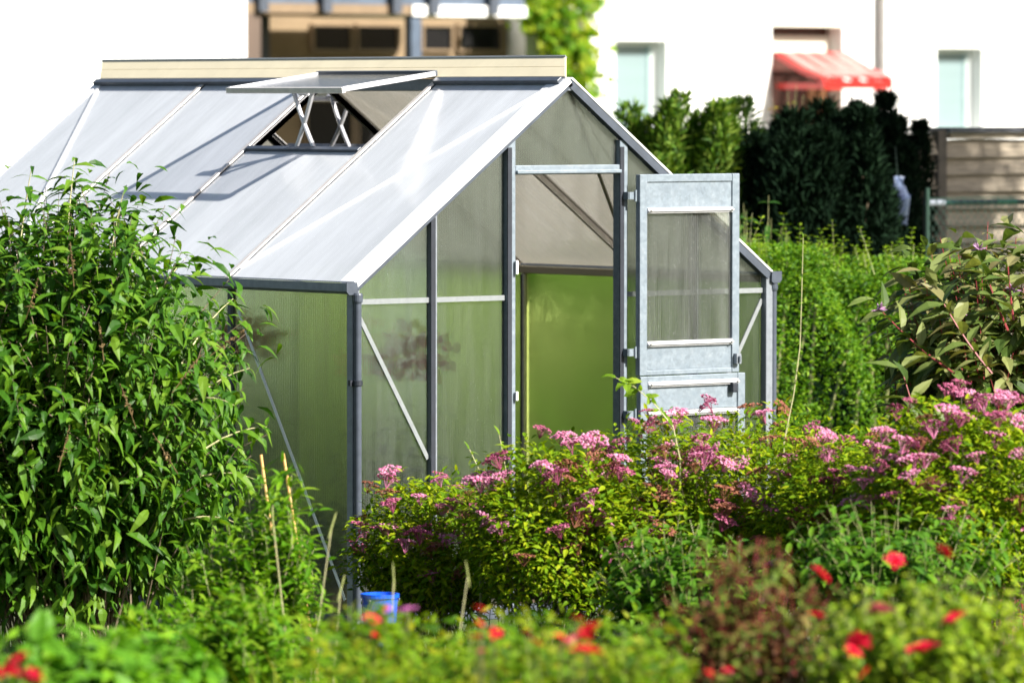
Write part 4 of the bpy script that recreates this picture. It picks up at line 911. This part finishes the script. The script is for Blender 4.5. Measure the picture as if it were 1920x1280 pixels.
# lime green rose bush
rl_ = leaf_mat('lime_rose_leaf', [(.08, .16, .008), (.15, .25, .012), (.23, .33, .02), (.34, .42, .03)], .4, .5, .18)
g = gpt(1740, 13.8); c = at(1745, 1245, 13.8)
rb = thing('rose_bush', 'lime green rose bush with red blooms in the near corner', 'rose bush', tuple(g))
bush(rb, g, c, (.36, .31, .27), 200, 9, (.040, .026), rl_, M['stem'], .0028, .35, .10, .15, .15, -.2, 'oval', .3, 2, .25, .25, (.84, 1.05), .1, whorl=2)
add_blooms(rb, [(1730, 1220, 13.10, B_red, 0.0437), (1788, 1163, 13.20, B_red, 0.0328), (1652, 1146, 13.30, B_pk, 0.0350), (1538, 1078, 13.50, B_red, 0.0284), (1678, 1052, 13.70, B_red, 0.0251), (1770, 1036, 13.80, B_red, 0.0251), (1610, 1205, 13.15, B_red, 0.0328), (1622, 1262, 13.10, B_sc, 0.0218), (1530, 1155, 13.30, B_red, 0.0240), (1598, 1222, 13.15, B_red, 0.0240)])
rv = leaf_mat('red_brown_leaf', [(.045, .016, .010), (.09, .035, .015), (.15, .075, .03), (.06, .10, .015), (.10, .16, .02), (.15, .20, .03), (.20, .15, .05)], .3, .55, .15, (1.3, .9, .6))
g = gpt(1400, 14.2); c = at(1400, 1205, 14.2)
rd_ = thing('red_leaved_plant', 'plant with reddish brown leaves beside the lime rose bush', 'plant', tuple(g))
bush(rd_, g, c, (.29, .25, .29), 95, 8, (.062, .024), rv, M['stem_red'], .003, .35, .08, .15, .2, -.2, 'lance', .3, 1, .35, .3, (.8, 1.08), .1)
g = gpt(1310, 16.8); c = at(1280, 1060, 18.6)
mg = leaf_mat('mid_green_bush_leaf', [(.03, .10, .008), (.065, .165, .010), (.12, .24, .015)], .35)
g = gpt(1270, 19.0); c = at(1270, 1070, 19.0)
t = thing('leafy_bush', 'mid green leafy bush below the widest pink flowering bush', 'bush', tuple(g))
bush(t, g, c, (.32, .28, .20), 80, 8, (.07, .032), mg, M['stem'], .003, .35, .1, .2, .2, -.2, 'oval', .3, 1, .3, .25)
g = gpt(1680, 18.4); c = at(1690, 1030, 18.4)
t = thing('leafy_bush', 'dark green leafy bush between the rose bush and the pink flowers', 'bush', tuple(g))
bush(t, g, c, (.46, .32, .20), 110, 8, (.075, .032), mg, M['stem'], .003, .35, .1, .2, .2, -.2, 'oval', .3, 1, .3, .25)
# yellow-green plant bottom centre-right and red flowers in the grass
def flower_plant(label, px, py, d, rx, rz, blooms, mat=grs, n=26, cat='flowering plant', leaf=(.05, .02)):
    g = gpt(px, d); c = at(px, py, d); t = thing('flowering_plant', label, cat, tuple(g), 'flowering plants in the tall grass')
    bush(t, g, c, (rx, rx, rz), n, 8, leaf, mat, M['stem'], .0022, .3, rx*.4, .1, .1, -.1, 'oval', .35, 1, .3, .2, up=.15)
    m = MB()
    for px_, py_, d_, me_, s_ in blooms: p = at(px_, py_, d_); m.tube([(g[0]+(p[0]-g[0])*.4, g[1]+(p[1]-g[1])*.4, g[2]), p], .002, 4)
    m.build('flower_stems', M['stem'], t); add_blooms(t, blooms)
flower_plant('plant with the biggest red flowers in the middle of the grass', 1060, 1250, 13.90, .17, .14, [(1103, 1188, 12.50, B_cr, 0.038), (1098, 1222, 12.45, B_cr, 0.036), (1070, 1205, 12.60, B_pk, 0.0234), (1050, 1195, 12.70, B_cr, 0.0180), (1005, 1205, 12.70, B_red, 0.0180), (1085, 1160, 12.80, B_cr, 0.0144), (988, 1185, 12.80, B_cr, 0.0144)])
flower_plant('plant with several small red flowers left of the biggest red ones', 905, 1250, 14.10, .14, .12, [(895, 1195, 12.80, B_cr, 0.0198), (928, 1188, 12.80, B_cr, 0.0180), (902, 1142, 13.00, B_cr, 0.0153), (900, 1170, 13.00, B_cr, 0.0126), (904, 1222, 12.70, B_pk, 0.0144)])
flower_plant('plant with red and mauve flowers below the blue bucket', 712, 1180, 14.90, .14, .11, [(698, 1163, 13.60, B_red, 0.0234), (700, 1190, 13.60, B_cr, 0.0162), (722, 1142, 13.80, B_pk, 0.0162), (766, 1145, 13.80, bloom_mesh('bloom', leaf_mat('mauve_petal', [(.30, .07, .24), (.45, .14, .34)], .25, .5, .2, (1.1, .8, 1.0)), 10, 5, .7), 0.0275)], n=60)
flower_plant('plant with crimson flowers in the bottom corner under the large bush', 40, 1300, 13.10, .10, .06, [(35, 1240, 11.80, B_red, 0.0306), (15, 1262, 11.80, B_red, 0.0288), (58, 1270, 11.80, B_red, 0.0270)], hl, 12)
flower_plant('yellow-green plant with tiny red buds at the foot of the red-leaved plant', 1180, 1262, 13.70, .16, .12, [(1330, 1262, 12.50, B_cr, 0.0126), (1365, 1258, 12.50, B_red, 0.0144)], leaf_mat('yellow_green_leaf', [(.12, .20, .01), (.18, .27, .015), (.24, .31, .03)], .4), 50)
# blue bucket
g = gpt(712, 19.9); zc = float(at(712, 1150, 19.9)[2])
bk = thing('bucket', 'bright blue plastic bucket half hidden under the pink flowering bush', 'bucket', (g[0], g[1], g[2]))
m = MB(); hh = max(.12, float(at(712, 1114, 19.9)[2])-g[2]); m.lathe([(0, .004), (.046, .004), (.066, hh-.014), (.072, hh-.014), (.072, hh), (.062, hh), (.042, .014), (0, .014)], g, 28); m.build('body', M['blue'], bk, smooth=False)
m = MB(); m.tube([g+np.array([.068*math.cos(a), .05*math.sin(a)-.03, hh-.02-.07*math.sin(a)]) for a in np.linspace(0, math.pi, 10)], .003, 6); m.build('handle', M['alu_grey'], bk)
